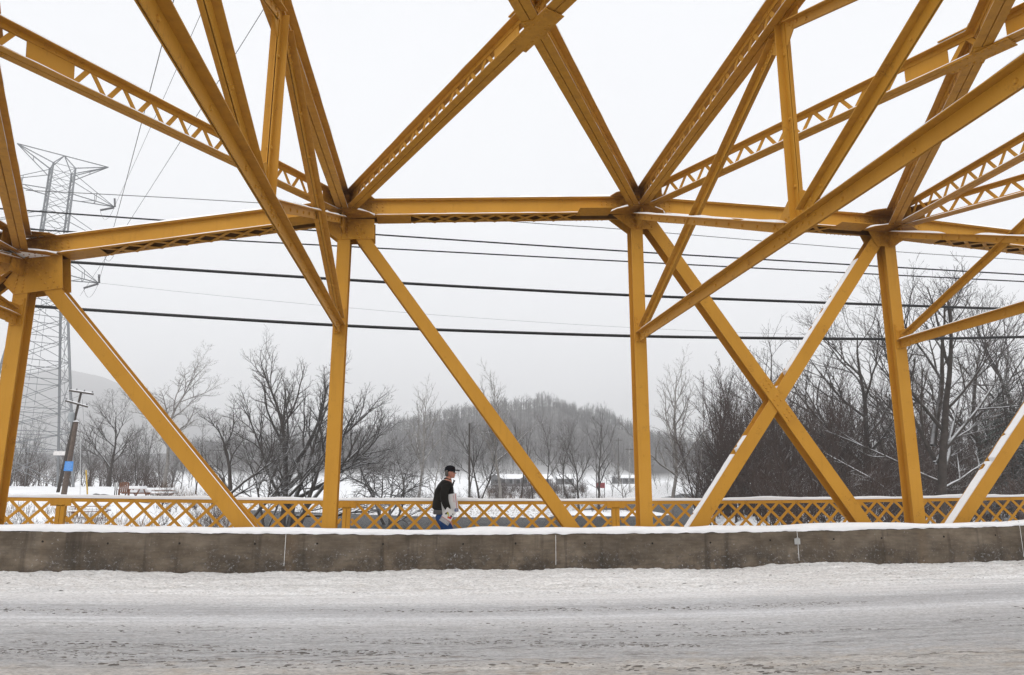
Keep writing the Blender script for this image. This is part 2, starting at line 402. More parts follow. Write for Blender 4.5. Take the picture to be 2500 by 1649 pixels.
# --- horizontal plates at chord bottom and top that receive the laterals
def hplate(i, Y0, sg, snow):
    z0 = NZ[i]-CH; z1 = NZ[i]+CH+.018
    top = [(-.62, 0), (-.5, -sg*.28), (-.16, -sg*.50), (.16, -sg*.50), (.5, -sg*.28), (.62, 0)]
    out = []
    for z, nm in ((z0-.013, 'lateral_plate'), (z1, 'lateral_plate')):
        p = MB(); pts = [(NX[i]+a, Y0+b) for a, b in top]
        if sg < 0: pts = pts[::-1]
        # follow the lie of the chord on each side
        vs = []; n = len(pts)
        def zz(x):
            dx = x-NX[i]; sl = (NZ[i+1]-NZ[i])/(NX[i+1]-NX[i]) if dx > 0 else (NZ[i]-NZ[i-1])/(NX[i]-NX[i-1])
            return z+dx*sl*.8 if abs(sl) < .5 else z
        for d in (0, .012): vs += [(a, b, zz(a)+d) for a, b in pts]
        p.add(vs, [tuple(range(n)), tuple(range(2*n-1, n-1, -1))]+[(k, k+n, (k+1) % n+n, (k+1) % n) for k in range(n)])
        for a in np.linspace(-.48, .48, 9):
            p.rivet((NX[i]+a, Y0-sg*.13, zz(NX[i]+a)), (0,0,-1), .015); p.rivet((NX[i]+a*.8, Y0-sg*.24, zz(NX[i]+a*.8)), (0,0,-1), .015)
        out.append(bpart(p, nm))
    if snow:
        s = MB(); nu = 22
        base = len(s.v); 
        for k in range(nu+1):
            a = -.6+1.2*k/nu; dep = np.interp(abs(a), [0, .16, .5, .62], [.49, .49, .27, .09])
            zb = z0+(a*((NZ[i+1]-NZ[i])/(NX[i+1]-NX[i]) if a > 0 else (NZ[i]-NZ[i-1])/(NX[i]-NX[i-1]))*.8 if i > 0 else (a*.15 if a > 0 else 0))
            h = .035*(.8+1.1*(float(vnoise(a*6+i*9, 3.))+.5))
            for (yy, hh) in ((Y0-.01, 0), (Y0-.01, h*1.2), (Y0-dep*.6, h), (Y0-dep+.03, h*.75), (Y0-dep+.004, 0)): s.v.append((NX[i]+a, yy, zb+hh))
        for k in range(nu):
            for j in range(5):
                a = base+k*5+j; c = base+k*5+(j+1) % 5; s.f.append((a, a+5, c+5, c))
        bpart(s, 'snow_layer', SNOW, out[0], kind='stuff')
for i in (0, 1, 2, 3, 4): hplate(i, YF, 1, True)
for i in (0, 1, 2, 3, 4): hplate(i, YN, -1, False)
# --- laced overhead members: two back-to-back angle pairs with zigzag lacing between
FW = .115
def laced(A, B, depth, name, seed, cut=(.25, .25), fwid=FW, snow=True, plates=()):
    A = Vector(A); B = Vector(B); up = Vector((0,0,1)); t = (B-A).normalized(); L = (B-A).length
    A = A+t*cut[0]; B = B-t*cut[1]; L = (B-A).length
    g = .007; lg = .075
    rects = []
    for s in (-1, 1):
        a, b = (g, fwid) if s > 0 else (-fwid, -g); c, d = (g, g+.01) if s > 0 else (-g-.01, -g)
        rects += [(a, b, 0, .011), (c, d, .011, lg), (a, b, depth-.011, depth), (c, d, depth-lg, depth-.011)]
    mb = MB(); mb.beam(A, B, up, rects)
    o = bpart(mb, name); side = t.cross(up).normalized(); u = side.cross(t)
    stuff = MB(); a0 = .45; a1 = L-.45; m = max(2, round((a1-a0)/.235)); p = (a1-a0)/m
    for k in range(m):
        lo, hi = (.035, depth-.035) if k % 2 == 0 else (depth-.035, .035)
        P = A+t*(a0+k*p+.012)+u*lo; Q = A+t*(a0+(k+1)*p-.012)+u*hi
        if any(abs((a0+(k+.5)*p)-c) < .34 for c in plates): continue
        place_bar(o, P, Q, side, .062, .01, stuff)
    if stuff.v: bpart(stuff, 'lacing', PAINT, o, kind='stuff')
    for c in [.22, L-.22]+list(plates):
        w = .22 if c in (.22, L-.22) else .3
        q = MB(); q.beam(A+t*(c-w), A+t*(c+w), up, [(-.006, .006, .02, depth-.02)])
        bpart(q, 'stay_plate', PAINT, o)
    r = MB(); n = int(L/.47)
    for k in range(n):
        P = A+t*(L*(k+.5)/n)
        if in_frame(P, 100):
            for s in (-1, 1):
                r.rivet(P+side*(s*(g+.01))+u*.05, side*s, .014, .012); r.rivet(P+side*(s*(g+.01))+u*(depth-.045), side*s, .014, .012)
    if r.v: bpart(r, 'rivets', PAINT, o, kind='stuff')
    if snow:
        sn = MB()
        for s in (-1, 1):
            snow_strip(sn, A, B, up, *( (.02, fwid-.002) if s > 0 else (-fwid+.002, -.02)), .011, .022, cover=.12, seed=seed+s)
            snow_strip(sn, A, B, up, *( (.02, fwid-.002) if s > 0 else (-fwid+.002, -.02)), depth, .03, cover=.0, seed=seed+s+5)
        bpart(sn, 'snow_layer', SNOW, o, kind='stuff')
    return o, A, B, t, side, u
def fn(i, Y, dz=0): return Vector((NX[i], Y, NZ[i]-CH+dz))
DP = 2*CH+.018
struts = {}
for i in (0, 1, 2, 3, 4): struts[i] = laced(fn(i, YF-.1), fn(i, YN+.1)+Vector((SK, 0, 0)), DP, 'top_strut', i*7)
Lh = 12.2
lat = {}
for (i, j) in ((1, 0), (0, 1), (1, 2), (2, 1), (2, 3), (3, 2), (3, 4), (4, 3), (0, -1)):
    zt = NZ[j] if j >= 0 else NZ[0]
    A = fn(i, YF-.1); B = Vector((NX[j]+SK, YN+.1, zt-CH))
    if (i, j) == (0, -1): B.z = 4.2
    if (i, j) == (0, 1): B.x -= .55
    if (i, j) == (1, 0): B.x -= .15
    d = DP if (i < j) else DP
    if i < j: A = A+Vector((0,0,0)); 
    L = (B-A).length
    lat[(i, j)] = laced(A, B, d, 'lateral_brace', 40+i*11+j, cut=(.3, .3), plates=(L/2-.3-.66, L/2-.3+.66))
# crossing plates under the lateral X's
def xplate(i):
    j = i+1; P = Vector(((NX[i]+NX[j])/2+SK/2-(.2 if i == 0 else 0), (YF+YN)/2, (NZ[i]+NZ[j])/2-CH)); 
    for (a, b, off) in ((Vector((NX[i], YF, NZ[i])), Vector((NX[j], YN, NZ[j])), .016), (Vector((NX[j], YF, NZ[j])), Vector((NX[i], YN, NZ[i])), .002)):
        t = (b-a).normalized(); hl = .41 if off > .01 else .2
        hwid = .138 if off > .01 else .118
        for dz in (-off-.012, DP+off+.002):
            q = MB(); q.beam(P-t*hl+Vector((0,0,dz)), P+t*hl+Vector((0,0,dz)), (0,0,1), [(-hwid, hwid, 0, .012)])
            sd = t.cross(Vector((0,0,1))).normalized()
            for k in range(-4, 5):
                if off < .01 and abs(k) < 2: continue
                for s in (-.085, .085): q.rivet(P+t*(k*hl*.22)+sd*s+Vector((0,0,dz)), (0,0,-1), .021, .016)
            bpart(q, 'crossing_plate')
for i in (0, 1, 2, 3): xplate(i)
# --- sway frames across the road at each post
ZL = 4.77; YM = 7.5; YMt = 7.62
def tee(A, B, up, fl=.11, st=.155, name='sway_brace', bolts=.9, snow=None, ends=0, flip=1):
    A = Vector(A); B = Vector(B); up = Vector(up); t = (B-A).normalized(); side = t.cross(up).normalized(); u = side.cross(t)
    g = .006; mb = MB(); rects = []
    for s in (-1, 1):
        a, b = (g, fl) if s > 0 else (-fl, -g); c, d = (g, g+.011) if s > 0 else (-g-.011, -g)
        rects += [(a, b, -.011, 0), (c, d, -st, -.011)]
    mb.beam(A, B, up, rects); o = bpart(mb, name)
    L = (B-A).length; r = MB(); n = max(1, int(L/bolts))
    for k in range(n):
        P = A+t*(L*(k+.5)/n)
        for s in (-1, 1): r.rivet(P+side*(s*(g+.011))-u*(st*.58), side*s, .027, .022)
    for k in range(ends):
        for (P0, sg) in ((A, 1), (B, -1)):
            for s in (-1, 1): r.rivet(P0+t*(sg*(.12+.09*k))+side*(s*(g+.011))-u*(st*(.4 if k % 2 else .75)), side*s, .027, .022)
    bpart(r, 'rivets', PAINT, o, kind='stuff')
    if snow is not None:
        sn = MB(); snow_strip(sn, A, B, up, -fl+.004, fl-.004, 0, .03, cover=.05, seed=snow); bpart(sn, 'snow_layer', SNOW, o, kind='stuff')
    return o
for i in (0, 1, 2, 3, 4):
    x = NX[i]; zt = NZ[i]-CH; near = i in (0, 1, 2, 3, 4)
    y0 = YF-.03
    tee((x, y0, ZL), (x, YN+.03, ZL), (0,0,1), .115, .165, 'sway_strut', 1.05, snow=i*5+1, ends=5)
    tee((x, YM, ZL+.0), (x, YM, zt), (0, 1, 0), .098, .09, 'hanger', .8)
    yy = YF-.16
    # outer X: low end at the post to the top of the hanger, and post head to the strut's middle
    tee((x+.012, y0-.12, ZL+.10), (x+.012, YM+.18, zt-.06), (0, .45, 1), .10, .11, 'sway_brace', .8, ends=3)
    tee((x-.04, yy, zt-.06), (x-.04, YM+.22, ZL+.08), (0, 0, 1), .10, .13, 'sway_brace', .45, snow=i*5+2, ends=2)
    tee((x+.012, YN+.12, ZL+.10), (x+.012, YM-.18, zt-.06), (0, -.45, 1), .10, .11, 'sway_brace', .8, ends=2)
    tee((x-.04, YN+.2, zt-.06), (x-.04, YM-.22, ZL+.08), (0, 0, 1), .10, .13, 'sway_brace', .8, ends=2)
    # plates of the sway frame
    q = MB()
    q.add([(x-.006, a, b) for a, b in ((YM-.62, ZL-.13), (YM+.62, ZL-.13), (YM+.5, ZL+.12), (YM+.18, ZL+.34), (YM-.18, ZL+.34), (YM-.5, ZL+.12))]+
          [(x+.006, a, b) for a, b in ((YM-.62, ZL-.13), (YM+.62, ZL-.13), (YM+.5, ZL+.12), (YM+.18, ZL+.34), (YM-.18, ZL+.34), (YM-.5, ZL+.12))],
          [(5,4,3,2,1,0), (6,7,8,9,10,11)]+[(k, (k+1) % 6, (k+1) % 6+6, k+6) for k in range(6)])
    for a in np.linspace(-.56, .56, 9):
        for s in (-1, 1): q.rivet((x+s*.018, YM+a, ZL-.06-.05*(int(abs(a)*20) % 2)), (s,0,0), .021, .018); q.rivet((x+s*.006, YM+a*.6, ZL+.14), (s,0,0), .021, .016)
    bpart(q, 'sway_plate')
    q = MB(); pts = ((YM-.42, zt+.03), (YM+.42, zt+.03), (YM+.36, zt-.16), (YM+.12, zt-.34), (YM-.12, zt-.34), (YM-.36, zt-.16))
    q.add([(x-.006, a, b) for a, b in pts]+[(x+.006, a, b) for a, b in pts], [(5,4,3,2,1,0), (6,7,8,9,10,11)]+[(k, (k+1) % 6, (k+1) % 6+6, k+6) for k in range(6)])
    for a in (-.3, -.2, .2, .3):
        for s in (-1, 1): q.rivet((x+s*.006, YM+a, zt-.12), (s,0,0), .018, .015)
    bpart(q, 'sway_plate')
    # angle bracket on the post
    q = MB(); q.box(x-.10, x+.10, YF-.026, YF-.002, ZL-.19, ZL+.34); q.box(x-.02, x+.02, YF-.30, YF-.026, ZL-.18, ZL+.2)
    for a in (-.07, .07):
        for b in (-.15, -.07, .01, .2, .29): q.rivet((x+a, YF-.026, ZL+b), (0,-1,0), .019, .016)
    bpart(q, 'bracket')
    q = MB(); q.box(x-.016, x+.016, YF-.42, YF-.015, zt-.36, zt-.02)
    for b in (-.3, -.2, -.1):
        for a in (-.07, .07): q.rivet((x+a, YF-.015, zt+b), (0,-1,0), .024, .019)
    bpart(q, 'bracket')
# ---------------------------------------------------------------- deck, road snow, walkway
def mat_road():
    t = NT('road_snow', .62, .25); P = t.geo.outputs['Position']; x, y, z = t.xyz(P)
    # distance from the kerb line, following the slight sweep of the tracks
    w = t.noise(.35, 3, .5, stretch=(.5, 2., 1)); yy = t.math('ADD', y, t.math('MULTIPLY', t.math('SUBTRACT', w, .5), .35))
    yy = t.math('ADD', yy, t.math('MULTIPLY', t.math('MULTIPLY', t.math('SUBTRACT', x, 2), t.math('SUBTRACT', x, 2)), -.0065))
    f = t.math('DIVIDE', t.math('SUBTRACT', yy, 5.0), 9.0)
    g = lambda Y: (Y-5.0)/9.0
    band = t.ramp(f, [(0, (.42,.41,.40)), (g(6.6), (.47,.455,.435)), (g(7.1), (.52,.50,.475)), (g(7.5), (.48,.48,.485)), (g(8.2), (.47,.472,.478)), (g(8.9), (.51,.512,.52)), (g(9.35), (.62,.62,.625)),
                      (g(9.75), (.74,.75,.77)), (g(10.05), (.58,.585,.60)), (g(10.45), (.53,.535,.55)), (g(10.75), (.60,.605,.615)), (g(11.05), (.80,.80,.805)), (g(11.5), (.84,.84,.84)), (g(12), (.83,.825,.815)), (1, (.85,.85,.845))])
    streak = t.ramp(t.noise(1., 7, .75, stretch=(.16, 15, 1)), [(.34, .78), (.64, 1.10)])
    c = t.mix(1., band, streak, 'MULTIPLY')
    speck = t.ramp(t.noise(34, 5, .7, stretch=(.55, 1.2, 1)), [(.36, .66), (.56, 1.06)]); c = t.mix(1., c, speck, 'MULTIPLY')
    # ground-in dirt, more of it in the traffic lane near the camera
    dens = t.ramp(f, [(0, 1), (g(7.4), .92), (g(9.2), .42), (g(9.8), .06), (g(10.2), .40), (g(10.5), .45), (g(10.9), .05), (g(11.5), .12), (g(11.8), .30), (g(12.3), .12), (1, .02)])
    d1 = t.ramp(t.noise(9., 8, .8, stretch=(.22, 1.9, 1)), [(.49, 0), (.61, 1)])
    d2 = t.ramp(t.noise(.9, 4, .6, stretch=(.3, 3., 1)), [(.40, .12), (.60, 1)])
    dm = t.math('MULTIPLY', t.math('MULTIPLY', d1, d2), dens)
    c = t.mix(dm, c, (.10, .088, .075))
    br = t.math('MULTIPLY', t.ramp(t.noise(4., 6, .7, stretch=(.6, 1.6, 1)), [(.5, 0), (.68, .55)]), t.ramp(f, [(0, 1), (g(7.3), 1), (g(7.9), .12), (g(11.2), .12), (g(11.8), .42), (g(12.5), .1), (1, 0)]))
    c = t.mix(br, c, (.42, .35, .275))
    t.color(c); t.bump(t.noise(42, 6, .7, stretch=(.7, 1, 1)), .8, .012); return t.m
ROAD = mat_road()
def tracky(x, y): return y-.0065*(x-2)**2
def road_h(x, y):
    yy = tracky(x, y)+.10*vnoise(x*.45, y*.3)
    z = .0
    S_ = lambda a, b: np.clip((yy-a)/(b-a), 0, 1)**2*(3-2*np.clip((yy-a)/(b-a), 0, 1))
    bank = S_(11.55, 13.25)
    z = z+.045*S_(11.5, 11.75)
    top = .17+.035*fbm(x*.55+3, 0*x+2.2, 3)*2.0
    z = z+(top-.045)*bank
    rough = .25+.75*S_(11.5, 11.9)
    z = z+rough*(.030*fbm(x*4.5, y*7, 4)+.022*fbm(x*17, y*21, 3))
    # pressed wheel tracks with a tread pattern
    for c, w_, d in ((10.35, .42, .018), (9.95, .12, .010), (8.6, .55, .016), (10.75, .1, .012)):
        k = np.exp(-((yy-c)/w_)**2); z = z-d*k
    z = z+.006*np.sin(x*2*np.pi/.095+yy*9)*np.exp(-((yy-11.62)/.05)**2)*1.6
    z = z+.0025*np.sin(x*2*np.pi/.08+yy*14)*np.exp(-((yy-10.62)/.10)**2)+.0025*np.sin(x*2*np.pi/.08-yy*14)*np.exp(-((yy-10.1)/.10)**2)
    slush = 1-S_(8.7, 9.6); n = fbm(x*3.1, y*8, 5); z = z+slush*(.020*np.clip(n, -.1, 1)+.012*np.clip(fbm(x*11, y*17, 4), 0, 1))
    ridge = np.exp(-((yy-7.05)/.28)**2)*(.6+.8*fbm(x*.8, y*.4, 3)); z = z+ridge*(.022+.045*np.clip(fbm(x*9, y*13, 4)+.1, 0, 1))
    z = z+.0035*fbm(x*2.2, y*40, 3)*(1-bank)
    return z+camber(x)
gx = np.arange(-12.5, 17, .036); gy = np.arange(5.9, 13.32, .026); GX, GY = np.meshgrid(gx, gy)
link('road_snow', grid_mesh('road_snow', GX, GY, road_h(GX, GY), ROAD), kind='structure')
# loose dark slush clods thrown up by the wheels
def clods(n):
    V = []; F = []; r = random.Random(5); cnt = 0
    while cnt < n:
        u = r.random(); yy = r.gauss(7.9, .12) if u < .22 else r.gauss(8.35, .10) if u < .36 else r.gauss(10.25, .12) if u < .52 else r.gauss(7.0, .3) if u < .74 else r.uniform(6.6, 9.4) if u < .96 else r.uniform(11.6, 13.1)
        x = r.uniform(-9, 14)
        if vnoise(x*.55+yy*3.1, yy*2.2) < (.02 if yy < 11 else -.2): continue
        y = yy+.0065*(x-2)**2
        if not 5.6 < y < 13.2: continue
        z = float(road_h(np.array([x]), np.array([y]))[0]); w = .003+.008*r.random()**3.5*(1.4 if yy < 7.6 else 1); h = w*r.uniform(.35, .8); b = len(V); k = 6
        ph = r.random(); ex = r.uniform(1.5, 4.5)
        for (rr, hh) in ((1, -.2), (.8, .65)): V.extend([(x+ex*w*rr*math.cos(ph+q*1.047)*r.uniform(.75, 1.25), y+w*rr*math.sin(ph+q*1.047)*r.uniform(.75, 1.25), z+h*hh*r.uniform(.8, 1.2)) for q in range(k)])
        V.append((x, y, z+h))
        for q in range(k): F.append((b+q, b+(q+1) % k, b+k+(q+1) % k, b+k+q)); 
        for q in (0, 2, 4): F.append((b+k+q, b+k+(q+1) % k, b+k+(q+2) % k, b+2*k))
        cnt += 1
    return np_mesh('slush_clods', V, F, SL)
SL = plain('dirty_slush', (.24, .22, .20), .8, .2, .45, 6)
link('slush_clods', clods(8000), kind='stuff', label='dark dirty slush clods scattered along the wheel tracks')
def sheet(name, x0, x1, y0, y1, zf, mat, nx=60, ny=2, **kw):
    gx = np.linspace(x0, x1, nx); gy = np.linspace(y0, y1, ny); X, Y = np.meshgrid(gx, gy)
    return link(name, grid_mesh(name, X, Y, zf(X, Y), mat), **kw)
sheet('road', -60, 70, 2.2, 13.3, lambda x, y: np.minimum(camber(np.clip(x, -20, 24)), .6)-.10, ROAD, 80, 30, kind='structure')
CONC_IN = plain('deck_concrete', (.22, .21, .20), .85)
mb = MB(); mb.box(-60, 70, -.6, 13.6, -1.0, -.35); link('bridge_deck', mb.mesh('bridge_deck', CONC_IN), kind='structure')
# near walkway under the camera and far walkway behind the truss, both snow covered
def wz(x, y): return .17+.6*camber(x)+.012*fbm(x*2.3, y*2.1, 4)
sheet('near_walkway', -20, 25, -.8, 2.2, wz, SNOW, 200, 24, kind='structure')
mb = MB(); mb.box(-30, 40, 14.3, 15.75, -.2, .13); link('walkway', mb.mesh('walkway', CONC_IN), kind='structure')
sheet('walkway_snow', -14, 22, 13.59, 15.75, lambda x, y: .24+.5*camber(x)+.03*fbm(x*2.3, y*3.1, 4), SNOW, 400, 30, kind='structure')
# ---------------------------------------------------------------- concrete barrier
def mat_concrete():
    t = NT('weathered_concrete', .8, .2); P = t.geo.outputs['Position']; x, y, z = t.xyz(P)
    c = t.ramp(t.noise(2.2, 7, .62, stretch=(1, 1, 1.6)), [(.30, (.088, .068, .048)), (.5, (.132, .105, .077)), (.72, (.19, .155, .118))])
    form = t.ramp(t.noise(1., 5, .6, stretch=(3, 1, 26)), [(.35, .88), (.65, 1.1)]); c = t.mix(1., c, form, 'MULTIPLY')
    pat = t.ramp(t.noise(.8, 4, .6, stretch=(1, 1, 2)), [(.32, .74), (.5, 1.0), (.66, 1.28)]); c = t.mix(1., c, pat, 'MULTIPLY')
    # run-down water stains
    ws = t.ramp(t.noise(1., 5, .6, stretch=(4.5, 1, .35)), [(.56, 0), (.68, .62)]); c = t.mix(ws, c, (.034, .026, .020))
    ts = t.ramp(t.noise(1., 3, .5, stretch=(1.5, 1, .2)), [(.60, 0), (.70, .4)]); c = t.mix(ts, c, (.155, .105, .062))
    # spalled, salt-crusted foot
    hz = t.math('SUBTRACT', z, .0)
    low = t.ramp(hz, [(.12, 1), (.38, .85), (.62, .15), (.78, 0)])
    n1 = t.noise(2.6, 6, .7); sp = t.math('MULTIPLY', t.ramp(n1, [(.44, 0), (.56, 1)]), low)
    c = t.mix(t.math('MULTIPLY', sp, .6), c, (.055, .047, .040))
    n2 = t.noise(17, 7, .8, stretch=(1, 1, 1.2)); fr = t.math('MULTIPLY', t.ramp(n2, [(.56, 0), (.62, 1)]), t.math('ADD', sp, t.math('MULTIPLY', low, .28), True))
    c = t.mix(t.math('MULTIPLY', fr, .6), c, (.40, .40, .41))
    fl = t.math('MULTIPLY', t.ramp(t.noise(21, 3, .6), [(.66, 0), (.70, .8)]), t.ramp(t.noise(2.3, 3, .6), [(.42, 0), (.6, 1)])); c = t.mix(t.math('MULTIPLY', fl, t.ramp(hz, [(.2, 1), (.7, .25)])), c, (.62, .62, .63))
    t.color(c)
    h = t.math('ADD', t.math('MULTIPLY', n2, t.math('ADD', t.math('MULTIPLY', sp, 1.6), .18)), t.math('MULTIPLY', t.noise(9, 5, .6), .5))
    t.bump(h, .8, .02); return t.m
CONC = mat_concrete(); DARK = plain('dark_hole', (.02, .018, .015), .9)
barrier = thing('concrete_barrier', 'long low stained concrete barrier beside the road with a thick rounded snow cap', 'barrier', (2.35, 13.3, 0))
bi = Matrix.Translation(-Vector(barrier.location))
def sub(mb, name, mat, root, smooth=False, parent=None, **kw):
    me = mb.mesh(name, mat, smooth); me.transform(Matrix.Translation(-Vector(root.location))); return link(name, me, parent or root, **kw)
JX = [-16.6, -11.95, -7.25, -2.49, 2.35, 7.05, 11.75, 16.5, 21.2]
def btop(x): return .80+camber(x)
for a, b in zip(JX[:-1], JX[1:]):
    n = 48; xs = np.linspace(a+.0035, b-.0035, n); zl = np.linspace(0, 1, 22)
    V = []; prof = [(13.3, None)]
    rows = []
    XX, T = np.meshgrid(xs, zl); ZZ = -.05+T*(btop(XX)-.02+.05)
    dep = .012*np.clip(fbm(XX*2.6, ZZ*3.4+7, 4)-.02, 0, 1)*np.clip(1.4-ZZ*2.2, 0, 1)*3+.0015*fbm(XX*9, ZZ*9, 3)
    YY = 13.3+dep; rows = [(XX[k], YY[k], ZZ[k]) for k in range(22)]
    rows.append((xs, 13.322+0*xs, btop(xs))); rows.append((xs, 13.555+0*xs, btop(xs))); rows.append((xs, 13.575+0*xs, btop(xs)-.02)); rows.append((xs, 13.575+0*xs, -.05+0*xs))
    X_ = np.array([r[0] for r in rows]); Y_ = np.array([r[1] for r in rows]); Z_ = np.array([r[2] for r in rows])
    me = grid_mesh('barrier_section', X_, Y_, Z_, CONC, smooth=False)
    bm = __import__('bmesh').new(); bm.from_mesh(me)        # end faces
    for s in (0, n-1):
        ring = [bm.verts[k] if False else None for k in ()]
    bm.verts.ensure_lookup_table()
    for s in (0, n-1):
        f = [bm.verts[k*n+s] for k in range(len(rows))]
        try: bm.faces.new(f if s == 0 else f[::-1])
        except ValueError: pass
    bm.to_mesh(me); bm.free(); me.transform(bi)
    o = link('barrier_section', me, barrier)
    h = MB()
    for k in range(4):
        hx = a+.6+k*(b-a-1.2)/3+random.uniform(-.15, .15)
        for hz in (btop(hx)-.16-random.uniform(0, .03), ):
            m_ = 9; c0 = len(h.v)
            h.v.append((hx, 13.2985, hz)); h.v += [(hx+.019*math.cos(q*2*math.pi/m_)*random.uniform(.8, 1.2), 13.2965, hz+.019*math.sin(q*2*math.pi/m_)*random.uniform(.8, 1.2)) for q in range(m_)]
            h.f += [(c0, c0+1+(q+1) % m_, c0+1+q) for q in range(m_)]
    sub(h, 'tie_holes', DARK, barrier, parent=o, kind='stuff')
    # snow blown into the joint
    jm = MB(); nseg = 12
    for k in range(nseg):
        z0 = .2+camber(b)+(btop(b)-.22)*k/nseg; z1 = .2+camber(b)+(btop(b)-.22)*(k+1)/nseg
        if k >= 3 or random.random() < .5: jm.box(b-.002-random.uniform(0, .002), b+.002+random.uniform(0, .002), 13.298, 13.33, z0, z1)
    if jm.v: sub(jm, 'joint_snow', SNOW, barrier, kind='stuff')
# snow cap: rounded, undulating, slightly overhanging the front edge
xs = np.arange(-14, 20, .04); ht = .098+.034*fbm(xs*.8, 0*xs+4, 3)*1.6+.012*vnoise(xs*3.3, 0*xs+2); prof = [(-.004, .0), (-.012, .30), (.006, .62), (.035, .86), (.085, .985), (.14, 1.0), (.20, .95), (.255, .74), (.285, .35), (.285, 0)]
X_ = np.array([xs for p in prof]); Y_ = np.array([13.3+p[0]+.020*fbm(xs*6, xs*0+p[1]*7, 3)*(1 if p[1] < .9 else .3) for p in prof]); Z_ = np.array([btop(xs)+(-.0+p[1]*ht if p[1] > 0 else -.004+.020*fbm(xs*6, xs*0+9, 4)) for p in prof])
me = grid_mesh('snow_cap', X_, Y_, Z_, SNOW); me.transform(bi); link('snow_cap', me, barrier, kind='stuff')
# small pale sheet-metal clip on a joint
tg = MB(); p = at(1945, 1322, 13.3)
tg.prism([(p.x-.055, p.z-.055), (p.x+.055, p.z-.055), (p.x+.055, p.z+.055), (p.x+.035, p.z+.05), (p.x+.02, p.z+.075), (p.x-.025, p.z+.055), (p.x-.055, p.z+.05)], 'y', 13.27, 13.292)
STEEL = plain('dull_zinc', (.42, .42, .41), .6, .4)
sub(tg, 'joint_clip', STEEL, barrier)
# ---------------------------------------------------------------- lattice railing
YR = 15.6
def rz(x): return 1.325+.0007*(x-1.8)**2           # top of the rail
rail = thing('lattice_railing', 'yellow riveted lattice railing along the far walkway, snow lying along its top', 'railing', (0, YR, 0))
PX = [-18.7, -13.05, -7.38, -1.71, 4.10, 9.67, 15.5, 21.3]
lat_mesh = {}
nb = 0
for a, b in zip(PX[:-1], PX[1:]):
    A = Vector((a, YR, rz(a))); B = Vector((b, YR, rz(b))); n = 13; L = b-a
    m_ = MB()
    for k in range(12):
        x0 = a+L*k/12; x1 = a+L*(k+1)/12
        m_.beam((x0, YR, rz(x0)), (x1, YR, rz(x1)), (0,0,1), [(-.006, .0, -.07, 0), (-.07, .0, -.006, .002)])
    o = sub(m_, 'top_rail', PAINT, rail)
    m_ = MB()
    for k in range(12):
        x0 = a+L*k/12; x1 = a+L*(k+1)/12
        m_.beam((x0, YR, rz(x0)-1.02), (x1, YR, rz(x1)-1.02), (0,0,1), [(-.006, .0, 0, .07), (-.07, .0, 0, .008)])
    sub(m_, 'bottom_rail', PAINT, rail)
    r = MB()
    m = 11 if a < 4.2 and a > -8 else 13; m = 13
    sp = (L-.34)/m
    for k in range(m+1):
        x = a+.17+k*sp; r.rivet((x, YR-.001, rz(x)-.03), (0,-1,0), .014, .010)
    sub(r, 'rivets', PAINT, rail, parent=o, kind='stuff')
    H = 1.02-.06; k2 = H/ (sp)
    for fam in (1, -1):
        for k in range(-3, m+3):
            # bar rises one 'sp' per 'sp' sideways; clip to the bay
            xb = a+.17+k*sp; xa = xb-fam*H*1.02; H_ = H
            def clip(x, lim0, lim1): return min(max(x, lim0), lim1)
            l0, l1 = a+.12, b-.12
            ta = 0.; tb = 1.
            if xb != xa:
                t0 = (l0-xa)/(xb-xa); t1 = (l1-xa)/(xb-xa); lo, hi = min(t0, t1), max(t0, t1); ta = max(ta, lo); tb = min(tb, hi)
            if tb-ta < .08: continue
            P = Vector((xa+(xb-xa)*ta, YR+(.003 if fam > 0 else .013), rz(xa)-.99+H*ta)); Q = Vector((xa+(xb-xa)*tb, P.y, rz(xb)-.99+H*tb))
            LL = (Q-P).length; key = round(LL, 1)
            if key not in lat_mesh:
                bb = MB(); bb.box(-key/2, key/2, -.029, .029, -.004, .004); lat_mesh[key] = bb.mesh('lattice_bar', PAINT)
            x_ = (Q-P).normalized(); n_ = Vector((0, -1, 0)); y_ = n_.cross(x_)
            o = link('lattice_bar', lat_mesh[key], rail); mm = Matrix((x_, y_, n_)).transposed().to_4x4(); mm.translation = (P+Q)/2-Vector(rail.location); o.matrix_local = mm; nb += 1
for x in PX:
    m_ = MB(); z = rz(x)
    m_.box(x-.082, x-.004, YR-.016, YR-.008, .15, z-.14); m_.box(x+.004, x+.082, YR-.016, YR-.008, .15, z-.14)
    m_.box(x-.082, x-.074, YR-.008, YR+.09, .15, z-.14); m_.box(x+.074, x+.082, YR-.008, YR+.09, .15, z-.14); m_.box(x-.012, x-.004, YR-.008, YR+.09, .15, z-.14); m_.box(x+.004, x+.012, YR-.008, YR+.09, .15, z-.14)
    sub(m_, 'railing_post', PAINT, rail)
    m_ = MB(); m_.box(x-.20, x+.20, YR-.016, YR-.007, z-.155, z-.004)
    for ax in (-.16, -.07, .07, .16):
        for az in (-.03, -.12): m_.rivet((x+ax, YR-.016, z+az), (0,-1,0), .014, .010)
    sub(m_, 'splice_plate', PAINT, rail)
    for s in (-1, 1):
        m_ = MB(); m_.prism([(x+s*.02, .28+camber(x)*.5), (x+s*.16, .28+camber(x)*.5), (x+s*.17, .48+camber(x)*.5), (x+s*.10, .56+camber(x)*.5), (x+s*.03, .50+camber(x)*.5)][::s], 'y', YR-.022, YR-.0165); sub(m_, 'foot_plate', PAINT, rail)
xs = np.arange(-18, 20, .06); ht = .050+.034*np.clip(fbm(xs*1.3, 0*xs+8, 3)+.35, 0, 1)+.010*vnoise(xs*4, xs*0)
prof = [(.0, 0), (-.006, .5), (.01, .9), (.04, 1.), (.065, .8), (.078, 0)]
